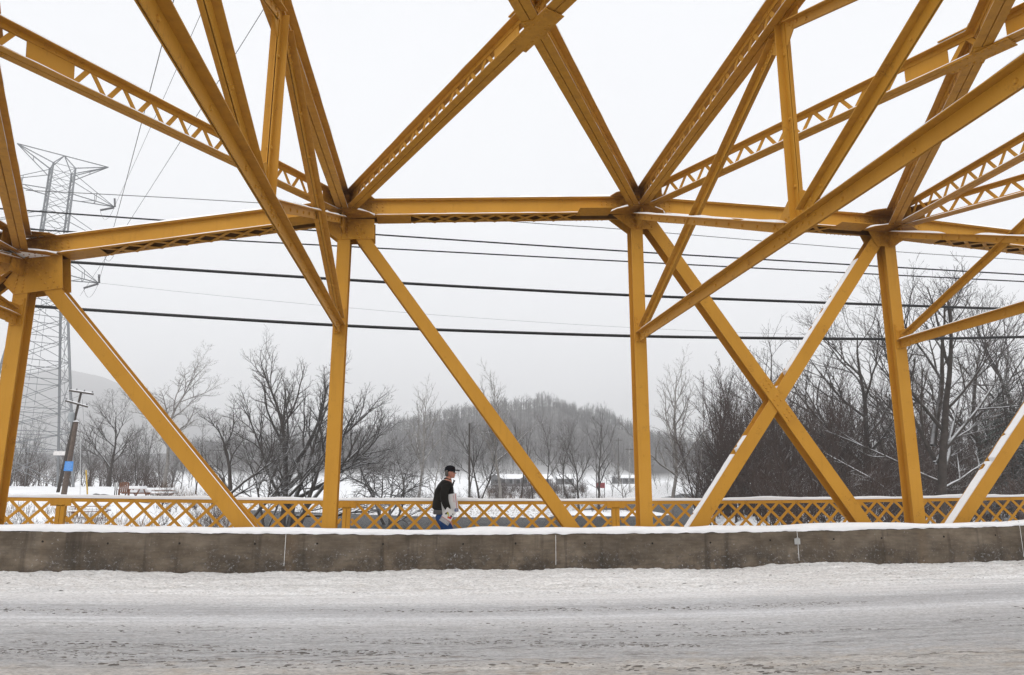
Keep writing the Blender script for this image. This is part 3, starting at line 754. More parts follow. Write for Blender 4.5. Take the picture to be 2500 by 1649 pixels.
X_ = np.array([xs for p in prof]); Y_ = np.array([YR-.006+p[0]+0*xs for p in prof]); Z_ = np.array([rz(xs)+.002+p[1]*ht for p in prof])
me = grid_mesh('snow_cap', X_, Y_, Z_, SNOW); me.transform(Matrix.Translation(-Vector(rail.location))); link('snow_cap', me, rail, kind='stuff')
print('lattice bars', nb)
# ---------------------------------------------------------------- terrain and river
def sstep(a, b, x): t = np.clip((x-a)/(b-a), 0, 1); return t*t*(3-2*t)
WATER = -4.0
def left_edge(y): return np.interp(y, [-60, 20, 40, 85, 110, 146], [-6, -7.5, -9.8, -19.5, -27, -40])
def right_edge(y): return np.interp(y, [-60, 30, 60, 95, 150, 200, 320], [18, 20, 26.5, 34.5, 56, 82, 140])
def far_shore(x): return np.interp(x, [-60, -40, -33, -15, 0, 20, 29, 36, 60, 100, 150], [150, 149, 146, 131, 118, 114, 121, 136, 172, 240, 330])
def land(x, y):
    """height of the ground without the river channel"""
    left = np.interp(y, [-80, 20, 40, 60, 80, 110, 170, 400], [-1.2, -1.3, -.6, .55, .95, .75, .5, 1.2])
    far = np.interp(y, [-80, 100, 130, 170, 220, 300, 420], [-1.8, -2.0, -1.7, -.6, .6, 1.5, 2.2])
    wl = sstep(-16, -34, x-left_edge(y)-14) if False else 1-sstep(-38, -14, x+0*y-(left_edge(y)+22))
    right = np.interp(y, [-80, 20, 60, 100, 200, 400], [-1.8, -1.9, -1.5, -.9, .4, 1.6])
    wr = sstep(0, 20, x-right_edge(y))
    z = far*(1-wl)+left*wl; z = z*(1-wr)+right*wr
    return z+.22*fbm(x*.05, y*.05, 3)+.10*fbm(x*.33, y*.33, 4)
def terrain(x, y):
    z = land(x, y); wob = 1.6*fbm(x*.12, y*.12, 3)
    dl = (x-left_edge(y))+wob; dr = (right_edge(y)-x)+wob; df = far_shore(x)-y+wob*1.3
    d = np.minimum(np.minimum(dl, dr), df)                  # > 0 inside the channel
    # the stream goes on to the right of the far meadow
    dr2 = right_edge(y)-x; d2 = np.minimum(dr2, x-(right_edge(y)-20-.02*y))+wob*.6; d = np.maximum(d, np.where(y > 110, d2, -99))
    k = sstep(-4.5, 1.2, d); z = z*(1-k)+(WATER-1.0)*k
    # snow-covered gravel bar on the far side
    bar = np.exp(-(((x-33)/9)**2+((y-128)/7)**2)); z = np.where(bar > .02, np.maximum(z, WATER-.5+1.0*np.clip(bar*1.9, 0, 1)), z)
    h = 0
    # wooded hill on the far side and the long ridges beyond
    r = np.hypot(x*1., y*1.); az = np.degrees(np.arctan2(x, y))
    pk = np.interp(az, [-60, -25, -10, -5, -.1, 3.2, 6.5, 9.9, 11.5, 13.1, 14.7, 16.3, 18, 21, 26, 60], [14, 18, 24, 33, 50, 56, 61, 66, 64, 57, 49, 40, 32, 24, 18, 16])
    pk = pk+3*fbm(az*.5, az*0+5, 4)
    h = pk*sstep(330, 640, r)*(1-.55*sstep(660, 1100, r))
    pk2 = np.interp(az, [-60, -36, -33, -30, -27, -24, -20, -14, 0, 30, 60], [300, 285, 262, 295, 330, 318, 262, 205, 130, 90, 90])+12*fbm(az*.35, az*0+2, 4)
    h = np.maximum(h, pk2*1.12*sstep(1500, 2900, r))
    return z+h
def mat_ground():
    t = NT('snowy_ground', .8, .12); P = t.geo.outputs['Position']; x, y, z = t.xyz(P)
    sn = t.ramp(t.noise(.35, 6, .6), [(.3, (.80, .81, .825)), (.7, (.87, .875, .885))])
    # dead grass and litter poking through, more on steep banks
    nz = t.xyz(t.geo.outputs['Normal'])[2]; steep = t.ramp(nz, [(.80, 1), (.97, 0)])
    l1 = t.ramp(t.noise(3.2, 6, .75), [(.50, 0), (.60, 1)]); l2 = t.ramp(t.noise(.16, 3, .5), [(.46, 0), (.62, .9)])
    c = t.mix(t.math('MULTIPLY', l1, t.math('MAXIMUM', t.math('MULTIPLY', l2, .30), t.math('MULTIPLY', steep, .85))), sn, (.17, .125, .09))
    far = t.ramp(t.math('DIVIDE', y, 1000.), [(.30, 0), (.42, 1)]); hi = t.math('MULTIPLY', far, t.ramp(t.math('DIVIDE', z, 20.), [(.1, 0), (.35, 1)]))
    wood = t.ramp(t.noise(.09, 8, .8), [(.36, (.055, .049, .046)), (.58, (.10, .092, .088)), (.76, (.28, .28, .29))])
    c = t.mix(hi, c, wood); t.color(c); t.bump(t.noise(1.6, 6, .65), .5, .15); return t.m
GROUND = mat_ground()
gx = np.concatenate([np.arange(-2600, -160, 40), np.arange(-160, -60, 3), np.arange(-60, 70, .8), np.arange(70, 200, 3), np.arange(200, 3000, 40)])
gy = np.concatenate([np.arange(-200, 16, 12), np.arange(16, 175, .8), np.arange(175, 420, 4), np.arange(420, 1200, 12), np.arange(1200, 3400, 50)])
GX, GY = np.meshgrid(gx, gy)
link('ground', grid_mesh('ground', GX, GY, terrain(GX, GY), GROUND), kind='structure')
def mat_water():
    t = NT('river_water', .3, .3); t.b.inputs['IOR'].default_value = 1.2; t.b.inputs['Specular IOR Level'].default_value = .12; t.color(t.ramp(t.noise(.25, 3), [(.3, (.035, .040, .042)), (.7, (.055, .060, .062))]))
    P = t.geo.outputs['Position']
    h = t.math('ADD', t.noise(1.1, 5, .6, stretch=(1, .55, 1)), t.math('MULTIPLY', t.noise(4.5, 4, .65, stretch=(1, .5, 1)), .5))
    foam = t.ramp(t.noise(.9, 7, .75, stretch=(.5, 1.5, 1)), [(.64, 0), (.70, .6)])
    t.color(t.mix(foam, (.018, .020, .021), (.45, .46, .47))); t.bump(h, 1., 1.6); return t.m
X_, Y_ = np.meshgrid(np.linspace(-60, 220, 30), np.linspace(-200, 420, 50))
link('river', grid_mesh('river', X_, Y_, WATER+0*X_, mat_water()), kind='structure')
# ---------------------------------------------------------------- bare trees
def mat_bark(name, dark, light, snowy=.55, thr=(.25, .62), sc=2.6):
    t = NT(name, .9, .1); P = t.tc.outputs['Object']
    c = t.ramp(t.noise(sc, 6, .7, vec=P), [(.3, dark), (.7, light)])
    nz = t.xyz(t.geo.outputs['Normal'])[2]
    s = t.math('MULTIPLY', t.ramp(nz, [(thr[0], 0), (thr[1], 1)]), t.ramp(t.noise(.9, 5, .7, vec=P), [(.36, 0), (.52, snowy)]))
    c = t.mix(s, c, (.82, .83, .85)); t.color(c); t.bump(t.noise(18, 5, .7, vec=P), .6, .03); return t.m
BARK = mat_bark('dark_bark', (.030, .025, .022), (.072, .060, .052), .75)
TWIG = mat_bark('twigs', (.036, .029, .025), (.072, .060, .052), .6, (.4, .9))
PALEB = mat_bark('pale_bark', (.16, .145, .13), (.34, .32, .30), .7)
PALET = mat_bark('pale_twigs', (.15, .135, .12), (.24, .22, .20), .65, (.3, .8))
BROWNT = mat_bark('brown_twigs', (.040, .027, .022), (.082, .056, .046), .42, (.5, .95))
GREYT = mat_bark('grey_twigs', (.052, .046, .042), (.10, .092, .085), .6, (.3, .85))
class Tree:
    def __init__(s, seed, H, r0, trunk_frac=.25, spread=38, levels=4, kids=(5, 5, 5, 4), up=.25, wig=.18, lean=(0, 0), multi=1, twig_r=.012, droop=0., len_k=.62, sides=(7, 5, 4, 3, 3), stems=None, minlen=.25, light=False):
        s.r = random.Random(seed); s.big = MB(); s.fine = MB(); s.p = dict(spread=spread, levels=levels, kids=kids, up=up, wig=wig, twig_r=twig_r, droop=droop, len_k=len_k, sides=sides, minlen=minlen, tf=trunk_frac, light=light); s.H = H
        stems = stems or [((0, 0, 0), Vector((lean[0], lean[1], 1)).normalized(), H, r0)]
        for (p, d, L, r) in stems: s.branch(Vector(p), Vector(d).normalized(), L, r, 0)
    def rv(s): return Vector((s.r.uniform(-1, 1), s.r.uniform(-1, 1), s.r.uniform(-1, 1)))
    def branch(s, p, d, L, r, lv):
        P = s.p; R_ = s.r; n = (4, 3, 2, 2, 2)[lv] if P['light'] else (9, 7, 5, 2, 2)[lv]; pts = [p]; rad = [r]; dirs = [d]; dd = d.copy()
        tip = r*.22 if lv else r*.12
        for k in range(1, n+1):
            dd = dd+s.rv()*P['wig']*(1+.25*lv)+Vector((0, 0, P['up']*(.10 if lv == 0 else .22)-P['droop']*(.0 if lv < 2 else .28))); dd.normalize()
            pts.append(pts[-1]+dd*(L/n)); f = k/n; rad.append(max(r*(1-f)**(.85)+tip*f, P['twig_r']*.6)); dirs.append(dd.copy())
        if lv == 0 and p.z < .5: rad[0] *= 1.35
        (s.big if lv <= 1 else s.fine).tube(pts, rad, P['sides'][min(lv, 4)], cap=False)
        if lv >= P['levels']: return
        nk = P['kids'][min(lv, len(P['kids'])-1)]; f0 = P['tf'] if lv == 0 else .12
        for k in range(nk):
            f = f0+(1-f0)*((k+R_.random())/nk)**(.9); f = min(f, .97); i = min(int(f*n), n-1); q = f*n-i
            b = pts[i].lerp(pts[i+1], q); bd = dirs[i+1]; br = rad[i]*(1-q)+rad[i+1]*q
            ax = bd.cross(Vector((math.cos(k*2.4+R_.random()), math.sin(k*2.4+R_.random()), .2))).normalized()
            an = math.radians(P['spread']*R_.uniform(.65, 1.35)*(1.0 if lv else (1.25-.5*f)))
            nd = (Matrix.Rotation(an, 3, ax) @ bd); 
            ll = L*P['len_k']*(1.15-.62*f)*R_.uniform(.7, 1.2)
            if ll < P['minlen']: continue
            s.branch(b, nd.normalized(), ll, min(br*.72, max(ll*.022, P['twig_r'])), lv+1)
    def meshes(s, bark, twig):
        return s.big.mesh('trunk', bark, True), s.fine.mesh('crown', twig, False)
def place_tree(ms, loc, sc, rz_, label, group, name='bare_tree', tilt=(0, 0)):
    o = thing(name, label, 'tree', loc, group); o.scale = (sc*random.uniform(.93, 1.07), sc*random.uniform(.93, 1.07), sc); o.rotation_euler = (tilt[0], tilt[1], rz_)
    link('trunk', ms[0], o); link('crown', ms[1], o); return o
def ground_at(px, Y):
    X = at(px, 1177, Y).x; return Vector((X, Y, float(terrain(np.array([X]), np.array([float(Y)]))[0])-.05))
def height(ms):
    h = 0
    for me in ms:
        v = np.empty(len(me.vertices)*3, np.float32); me.vertices.foreach_get('co', v); h = max(h, float(np.quantile(v[2::3], .999)))
    return h
def spot(px, Y, ytop, H):
    """stand a tree of model height H on the ground at distance Y so that its top reaches the given height in the view"""
    g = ground_at(px, Y); top = at(px, ytop, Y).z; return g, (top-g.z)/H
TV = {}
TV['round'] = Tree(11, 14, .26, .18, 36, 4, (9, 7, 6, 4), .28, .16).meshes(BARK, TWIG)
TV['tall'] = Tree(23, 18, .24, .2, 36, 4, (14, 8, 6, 5), .26, .16, len_k=.44).meshes(BARK, GREYT)
TV['syc'] = Tree(31, 18, .28, .25, 42, 4, (13, 8, 6, 5), .24, .18, len_k=.48).meshes(PALEB, PALET)
TV['syc2'] = Tree(37, 16, .22, .2, 36, 4, (14, 8, 6, 4), .30, .16, len_k=.44).meshes(PALEB, PALET)
TV['forked'] = Tree(43, 14, .2, .15, 34, 4, (8, 8, 6, 4), .28, .19, stems=[((0,0,0), (.05,.02,1), 14, .2), ((.2,0,.2), (.34,.05,1), 12.5, .16)]).meshes(BARK, GREYT)
TV['slim'] = Tree(53, 14, .13, .22, 38, 4, (15, 7, 5, 4), .26, .16, len_k=.36).meshes(BARK, GREYT)
TV['slim2'] = Tree(59, 13, .12, .1, 36, 4, (15, 7, 5, 4), .3, .17, len_k=.4).meshes(BARK, BROWNT)
TV['slim3'] = Tree(61, 12, .10, .05, 40, 4, (16, 7, 5, 4), .24, .18, len_k=.4).meshes(PALEB, GREYT)
BG = 'bare trees along the river'
# the big willows on the near bank, hand laid limbs
wil = Tree(71, 17, .4, .2, 38, 4, (11, 8, 6, 4), .22, .17, len_k=.46, stems=[
    ((0, 0, 0), (-.02, 0, 1), 16.5, .36), ((.4, .3, .3), (.16, .1, 1), 15.5, .30), ((.9, 0, 0), (.42, .05, 1), 10.5, .33),
    ((-.2, .2, 3.4), (-.62, .1, .9), 10.5, .2), ((1.6, 0, 2.2), (.52, 0, .9), 12.5, .24)])
wm = wil.meshes(BARK, TWIG)
g, sc = spot(700, 84, 812, height(wm)); wo = place_tree(wm, g, sc, .1, 'biggest dark many-stemmed bare willow, left of the second yellow post', BG); wo.scale.x *= .84
wil2 = Tree(83, 15, .4, .2, 34, 4, (9, 8, 6, 4), .12, .15, len_k=.5, stems=[
    ((0, 0, 0), (-.25, 0, 1), 6, .42), ((-1.4, 0, 5), (.30, 0, 1), 9.5, .27), ((-1.2, 0, 4.6), (.85, .05, .75), 10.5, .24), ((-.9, 0, 3.4), (1.0, -.1, .34), 10.5, .2), ((-.5, 0, 2.0), (1., 0, .12), 8.5, .15), ((-1.4, .1, 5.2), (-.2, .2, 1), 9, .2)])
w2 = wil2.meshes(BARK, TWIG)
g, sc = spot(765, 88, 868, height(w2)); g.x -= 1.2; place_tree(w2, g, sc, 0, 'leaning dark willow with long snowy limbs reaching right past the second yellow post', BG)
droop = Tree(91, 8, .2, .1, 40, 4, (9, 8, 6, 4), -.1, .2, len_k=.6, droop=.25, stems=[((0,0,0), (-.3,0,1), 7, .15), ((.2,0,0), (-.15,.1,1), 6.5, .13), ((.3,0,0), (.6,0,1), 6, .1)]).meshes(BARK, TWIG)
g, sc = spot(950, 100, 1060, height(droop)); place_tree(droop, g, sc, 0, 'low drooping thin-stemmed tree left of the walking man', BG)
lf = Tree(97, 11, .28, .2, 36, 4, (8, 8, 6, 4), .2, .2, len_k=.55, stems=[((0,0,0), (-.32, 0, 1), 10.5, .28), ((-.9,0,3.2), (.9,0,.55), 7, .15), ((.9,0,0), (.35,.1,1), 7.5, .2)]).meshes(BARK, TWIG)
g, sc = spot(590, 80, 975, height(lf)); place_tree(lf, g, sc, 0, 'small crooked dark tree just right of the first long diagonal', BG)
# single trees, left to right: model, px, Y, y of top, rotation, description
singles = [
 ('syc', 405, 96, 850, 1.0, 'tall pale sycamore with mottled trunk behind the first long diagonal'),
 ('round', 268, 92, 945, 2.2, 'round-crowned dark tree just right of the leaning utility pole'),
 ('round', 95, 118, 1075, .7, 'small hazy bare tree seen through the pylon legs'),
 ('slim2', 335, 90, 1035, 1.9, 'thin brown tree behind the snowy picnic tables'),
 ('slim', 480, 100, 1010, .3, 'slim grey tree half hidden by the first long diagonal'),
 ('forked', 655, 96, 1000, .9, 'forked grey tree behind the foot of the biggest willow'),
 ('syc2', 1022, 128, 905, 1.2, 'pale twin-trunked sycamore left of the walking man'),
 ('slim3', 1062, 131, 1010, 2.0, 'smaller pale tree just behind the walking man'),
 ('syc2', 1222, 122, 872, 2.8, 'tallest pale tree right of the walking man'),
 ('forked', 1172, 124, 990, 0.4, 'dark forked tree right of the walking man'),
 ('slim', 1145, 127, 1020, 4.0, 'thin dark tree with a bent stem close right of the walking man'),
 ('tall', 1272, 140, 1000, 5.0, 'upright grey tree in front of the long pavilion roof'),
 ('slim', 1302, 132, 1030, 1.2, 'thin tree crossing the right end of the pavilion'),
 ('slim2', 1335, 150, 1000, 2.5, 'brownish slim tree behind the foot of the long diagonal'),
 ('tall', 1380, 150, 1015, 2.2, 'grey tree above the foot of the long diagonal'),
 ('round', 1412, 142, 1020, .4, 'leaning round tree left of the red board'),
 ('tall', 1462, 146, 975, 3.3, 'tallest grey tree beside the red board'),
 ('slim3', 1520, 155, 1035, 4.4, 'slim pale tree just left of the third yellow post'),
 ('syc2', 1632, 105, 838, .2, 'tall pale birch-like tree right of the third yellow post'),
 ('slim3', 1700, 92, 905, 2.0, 'slim pale tree at the left edge of the dense wood'),
 ('tall', 1770, 84, 880, 1.1, 'thin tree rising above the wood left of the X bracing'),
 ('slim', 1915, 82, 770, 2.6, 'slender tree top standing above the crossing of the X bracing'),
 ('round', 2120, 72, 690, 1.4, 'broad dark tree directly left of the fourth yellow post'),
 ('round', 2400, 66, 680, 3.9, 'wide bare tree above the conifers at the right edge'),
 ('tall', 2225, 78, 650, .8, 'tall dark tree behind the fourth yellow post'),
 ('tall', 2490, 70, 640, 4.8, 'tall grey tree cut by the right edge of the picture'),
]
for k, px, Y, yt, rot, lab in singles:
    H = height(TV[k])
    g, sc = spot(px, Y, yt, H); place_tree(TV[k], g, sc, rot, lab, BG)
oak = Tree(101, 15, .34, .12, 40, 4, (6, 7, 6, 5), .30, .12, len_k=.52, stems=[((0,0,0), (.0,0,1), 13.5, .29), ((0,0,5.0), (.42,.1,1), 9.5, .19), ((0,0,4.2), (-.7,-.2,.8), 8, .12), ((0,0,4.0), (.75,-.1,.9), 8.5, .13), ((0,0,3.0), (-.85,.3,.45), 6.5, .10), ((0,0,2.4), (.9,.2,.35), 6, .09)]).meshes(BARK, TWIG)
g, sc = spot(2288, 47, 660, height(oak)); place_tree(oak, g, sc, 0, 'big dark tree with a thick straight trunk right of the fourth yellow post', BG)
# leaning broken limb in the wood
mb = MB(); a = ground_at(2195, 60); a.z += 1.6; b = at(2010, 1105, 62); mb.tube([a, a.lerp(b, .35)+Vector((0,0,.35)), a.lerp(b, .7)+Vector((0,0,.15)), b], [.16, .14, .11, .06], 7)
for k in range(9):
    f = .3+.07*k; p = a.lerp(b, f)+Vector((0,0,.2)); mb.tube([p, p+Vector((random.uniform(-1.6,-.4), random.uniform(-.6,.6), random.uniform(-.2, 1.3)))], [.04, .012], 4)
o = mb.build('fallen_limb', BARK); o['label'] = 'long snowy broken limb slanting down left of the fourth yellow post'; o['category'] = 'tree limb'
# --- the dense wood on the right bank and the thicket behind the left bank: uncountable, one mass each
def mass(name, variants, spots, mat_idx, label):
    Vs = []; Fs = []; off = 0
    for (k, loc, sc, rot) in spots:
        for me in variants[k]:
            n = len(me.vertices); V = np.empty(n*3, np.float32); me.vertices.foreach_get('co', V); V = V.reshape(-1, 3)
            c, s_ = math.cos(rot), math.sin(rot); V = V @ np.array([[c, s_, 0], [-s_, c, 0], [0, 0, 1]], np.float32)*sc+np.array(loc, np.float32)
            q = getattr(mass, 'cache', {}).get(me.name)
            if q is None:
                q = np.empty(len(me.loops), np.int32); me.loops.foreach_get('vertex_index', q); q = q.reshape(-1, 4)
                mass.cache = getattr(mass, 'cache', {}); mass.cache[me.name] = q
            Vs.append(V); Fs.append(q+off); off += n
    me = np_mesh(name, np.concatenate(Vs), np.concatenate(Fs), mat_idx)
    return link(name, me, kind='stuff', label=label)
LT = {}
for k in range(4): LT[k] = Tree(201+k, 11, .10, .05, 30, 3, (15, 7, 4), .42, .18, len_k=.42, sides=(4, 3, 3, 3), twig_r=.018, light=True).meshes(TWIG, TWIG)
for k in range(2): LT[4+k] = Tree(221+k, 3.2, .035, .02, 38, 2, (5, 4), .25, .25, len_k=.6, sides=(3, 3, 3), twig_r=.013, minlen=.1, light=True, stems=[((random.uniform(-.6,.6), random.uniform(-.4,.4), 0), (random.uniform(-.5,.5), random.uniform(-.4,.4), 1), random.uniform(1.6, 3.2), .03) for _ in range(7)]).meshes(BROWNT, BROWNT)
def scatter(n, px0, px1, Y0, Y1, kinds, s0, s1, dz=0.):
    out = []
    while len(out) < n:
        px = random.uniform(px0, px1); Y = Y0+(Y1-Y0)*random.random()**.8; g = ground_at(px, Y)
        if g.z < WATER+.35: continue
        out.append((random.choice(kinds), (g.x, g.y, g.z+dz), random.uniform(s0, s1), random.uniform(0, 6.28)))
    return out
mass('woodland', LT, scatter(60, 1640, 2080, 64, 104, (0, 1, 2, 3), .95, 1.42)+scatter(90, 1640, 2540, 60, 112, (0, 1, 2, 3), .7, 1.15)+scatter(40, 1990, 2560, 60, 100, (0, 1, 2, 3), .95, 1.28), BROWNT, 'dense brown leafless wood on the right bank')
mass('background_trees', LT, scatter(46, -40, 640, 112, 165, (0, 1, 2, 3), .55, .95)+scatter(24, 560, 1100, 185, 300, (0, 1, 2, 3), .5, .85)+scatter(34, 1060, 1640, 175, 300, (0, 1, 2, 3), .42, .72), GREYT, 'hazy leafless trees across the fields')
mass('undergrowth', LT, scatter(170, 1610, 2540, 44, 96, (4, 5), .9, 2.1)+scatter(34, 0, 600, 24, 36, (4, 5), .30, .6)+scatter(26, 380, 640, 42, 74, (4, 5), .35, .7)+scatter(44, -20, 420, 95, 112, (4, 5), .7, 1.3)+scatter(150, 1190, 1640, 124, 172, (4, 5), .5, .95)+scatter(26, 560, 1180, 92, 130, (4, 5), .4, .9), BROWNT, 'reddish brown brush and brambles along the banks')
# reeds and dead grass blades on the snowy near bank
V = []; F = []
def blades(n, px0, px1, Y0, Y1, h0, h1):
    for _ in range(n):
        px = random.uniform(px0, px1); Y = random.uniform(Y0, Y1); X = at(px, 1177, Y).x
        if vnoise(X*.22+5, Y*.22) < -.05: continue
        z = float(terrain(np.array([X]), np.array([Y]))[0])
        if z < WATER+.3: continue
        h = random.uniform(h0, h1); a = random.uniform(0, 6.28); w = random.uniform(.008, .016); lx, ly = random.uniform(-.4, .4)*h, random.uniform(-.4, .4)*h
        b = len(V); c, s_ = math.cos(a)*w, math.sin(a)*w
        V.extend([(X-c, Y-s_, z-.03), (X+c, Y+s_, z-.03), (X+lx*.4+c*.7, Y+ly*.4+s_*.7, z+h*.6), (X+lx*.4-c*.7, Y+ly*.4-s_*.7, z+h*.6), (X+lx+c*.3, Y+ly+s_*.3, z+h), (X+lx-c*.3, Y+ly-s_*.3, z+h)]); F.extend([(b, b+1, b+2, b+3), (b+3, b+2, b+4, b+5)])
blades(5200, -60, 640, 22, 50, .15, .75); blades(1500, 1600, 2500, 36, 60, .2, .8); blades(3600, 1180, 1640, 122, 165, .5, 1.5); blades(900, 560, 1200, 92, 128, .4, 1.2); blades(700, 380, 620, 60, 95, .5, 1.4)
link('dead_grass', np_mesh('dead_grass', V, F, plain('dead_grass', (.21, .135, .085), .9)), kind='stuff', label='dead grass stems standing out of the snow')
# forest on the hill
def hill_forest():
    Vs = []; Fs = []; off = 0; base = []
    for v in range(6):
        m = MB(); r = random.Random(900+v); H = r.uniform(8, 12)
        m.tube([(0,0,0), (r.uniform(-.5,.5), 0, H*.6), (r.uniform(-.8,.8), 0, H)], [.16, .12, .05], 3, cap=False)
        for k in range(12):
            f = r.uniform(.3, .95); a = r.uniform(0, 6.28); L = H*.34*(1.2-f*.7); p = Vector((0, 0, H*f)); q = p+Vector((math.cos(a)*L*.7, math.sin(a)*L*.7, L*.75)); m.tube([p, q], [.09, .045], 3, cap=False)
        base.append((np.array(m.v, np.float32), np.array(m.f, np.int32)))
    n = 0
    while n < 4200:
        az = math.radians(random.uniform(-19, 24)); rr = 400+330*random.random()**1.3; x = rr*math.sin(az); y = rr*math.cos(az)
        z = float(terrain(np.array([x]), np.array([y]))[0])
        if z < 6+4*random.random(): continue
        V, F = base[n % 6]; s_ = random.uniform(.7, 1.25); a = random.uniform(0, 6.28); c, d = math.cos(a), math.sin(a)
        Vs.append(V @ np.array([[c, d, 0], [-d, c, 0], [0, 0, 1]], np.float32)*s_+np.array([x, y, z-.5], np.float32)); Fs.append(F+off); off += len(V); n += 1
    return np_mesh('hill_forest', np.concatenate(Vs), np.concatenate(Fs), plain('far_bark', (.060, .052, .047), .95))
link('hill_forest', hill_forest(), kind='stuff', label='leafless forest covering the hill')
# conifers: tiers of drooping needle sprays
NEEDLE = mat_bark('conifer_needles', (.018, .024, .018), (.040, .048, .036), .3, (.6, 1.), 6)
def conifer(seed, H, R0, dens=1.):
    r = random.Random(seed); tr = MB(); tr.tube([(0,0,0), (0,0,H*.5), (0,0,H)], [.16*H/9, .1*H/9, .02], 6, cap=False); cr = MB()
    z = H*.08
    while z < H*.985:
        f = z/H; rad = R0*(1-f)**.8*r.uniform(.75, 1.15)+.12; nb_ = max(4, int((9-4*f)*dens))
        for k in range(nb_):
            a = 2*math.pi*(k+r.random())/nb_; L = rad*r.uniform(.7, 1.15); d = Vector((math.cos(a), math.sin(a), 0)); sd_ = Vector((-math.sin(a), math.cos(a), 0))
            p0 = Vector((0, 0, z+r.uniform(-.1, .1)))
            for j in range(6):
                q0 = p0+d*(L*(.12+.15*j))+Vector((0, 0, .10*L-.30*L*((j+1)/6)**1.4)); w = L*.22*(1.1-j*.13)
                for s_ in (-1, 1):
                    e = q0+d*(L*.20)+sd_*(s_*w)*r.uniform(.7, 1.2)+Vector((0, 0, -.10*L*r.uniform(.4, 1.4)))
                    cr.add([q0, q0+d*L*.09, e+d*L*.03, e-d*L*.02], [(0, 1, 2, 3)])
        z += (.34-.16*f)*H/9
    return tr.mesh('trunk', BARK), cr.mesh('crown', NEEDLE)
CF = [conifer(1, 9, 2.6), conifer(2, 9, 2.1)]
for px, Y, yt, k, lab in ((2478, 58, 905, 0, 'dark conifer at the right edge, nearest and tallest'), (2425, 64, 985, 1, 'dark conifer left of the tallest one at the right edge'), (2330, 84, 1010, 1, 'hazy conifer glimpsed behind the thick straight trunk'),
                          (2215, 92, 985, 0, 'dark conifer half hidden by the fourth yellow post')):
    g, sc = spot(px, Y, yt, 9); o = place_tree(CF[k], g, sc, random.uniform(0, 6), lab, 'conifers in the wood', 'conifer_tree')
HCF = [conifer(5, 9, 2.2, .35), conifer(6, 9, 1.8, .35)]
hs = []
for _ in range(110):
    az = math.radians(random.choice((random.gauss(13.5, 1.6), random.gauss(17.5, 1.2), random.gauss(10.8, .8)))); rr = random.uniform(590, 650); x = rr*math.sin(az); y = rr*math.cos(az)
    hs.append((random.choice((0, 1)), (x, y, float(terrain(np.array([x]), np.array([y]))[0])-1), random.uniform(1.1, 1.7), random.uniform(0, 6)))
def mass_any(name, variants, spots, mat, label):
    Vs = []; Fs = []; off = 0
    for (k, loc, sc, rot) in spots:
        me = variants[k][1]; n = len(me.vertices); V = np.empty(n*3, np.float32); me.vertices.foreach_get('co', V); V = V.reshape(-1, 3)
        c, s_ = math.cos(rot), math.sin(rot); V = V @ np.array([[c, s_, 0], [-s_, c, 0], [0, 0, 1]], np.float32)*sc+np.array(loc, np.float32)
        q = np.empty(len(me.loops), np.int32); me.loops.foreach_get('vertex_index', q); Vs.append(V); Fs.append(q.reshape(-1, 4)+off); off += n
    link(name, np_mesh(name, np.concatenate(Vs), np.concatenate(Fs), mat), kind='stuff', label=label)
mass_any('hill_conifers', HCF, hs, NEEDLE, 'pines along the hill crest')
# ---------------------------------------------------------------- haze
def haze():
    mb = MB(); mb.box(-2550, 2950, -150, 3350, -8, 345); m = bpy.data.materials.new('haze'); m.use_nodes = True; nt = m.node_tree; nt.nodes.clear()
    out = nt.nodes.new('ShaderNodeOutputMaterial'); v = nt.nodes.new('ShaderNodeVolumePrincipled'); v.inputs['Color'].default_value = (.99, .993, 1, 1); v.inputs['Density'].default_value = .00062; v.inputs['Anisotropy'].default_value = .1
    nt.links.new(v.outputs[0], out.inputs['Volume']); mb.build('haze', m, kind='stuff')
haze()
S.cycles.volume_bounces = 7; S.cycles.max_bounces = 12
# ---------------------------------------------------------------- cables and wires
RUB = plain('black_cable', (.012, .012, .013), .5, .4); WIRE = plain('grey_wire', (.10, .10, .10), .6)
def cable(name, pts, Ys, r, label, group=None, n=None, mat=RUB, cat='cable'):
    P = []
    for k, q in enumerate(pts): P.append(at(q[0], q[1], Ys[k] if isinstance(Ys, (list, tuple)) else Ys))
    # smooth through the points
    Q = []
    for k in range(len(P)-1):
        p0 = P[max(k-1, 0)]; p1 = P[k]; p2 = P[k+1]; p3 = P[min(k+2, len(P)-1)]
        for j in range(6):
            t = j/6; Q.append(.5*((2*p1)+(p2-p0)*t+(2*p0-5*p1+4*p2-p3)*t*t+(3*p1-p0-3*p2+p3)*t**3))
    Q.append(P[-1]); mb = MB(); mb.tube(Q, r, 6); o = mb.build(name, mat, smooth=True); o['label'] = label; o['category'] = cat
    if group: o['group'] = group
    return o
G1 = 'black cables slung along the bridge'
cable('hanging_cable', [(-160, 499), (0, 510), (435, 541), (915, 573), (1611, 619), (2500, 671), (2700, 681)], 21, .024, 'upper thinner black cable passing just under the middle of the top chord', G1)
cable('hanging_cable', [(-160, 547), (0, 556), (205, 568), (593, 589), (823, 601), (1630, 644), (2500, 688), (2700, 697)], 21.4, .022, 'lower thinner black cable, second of the four from the top', G1)
cable('hanging_cable', [(-160, 617), (0, 629), (184, 641), (754, 678), (1200, 704), (1650, 726), (2435, 754), (2700, 760)], 20.5, .043, 'thick black cable above the pair of knee joints, third of the four from the top', G1)
cable('hanging_cable', [(-160, 727), (0, 742), (400, 769), (850, 796), (1250, 812), (1650, 823), (2168, 828), (2500, 823), (2700, 817)], 20.5, .046, 'lowest and thickest black cable, crossing the tops of the big willows', G1)
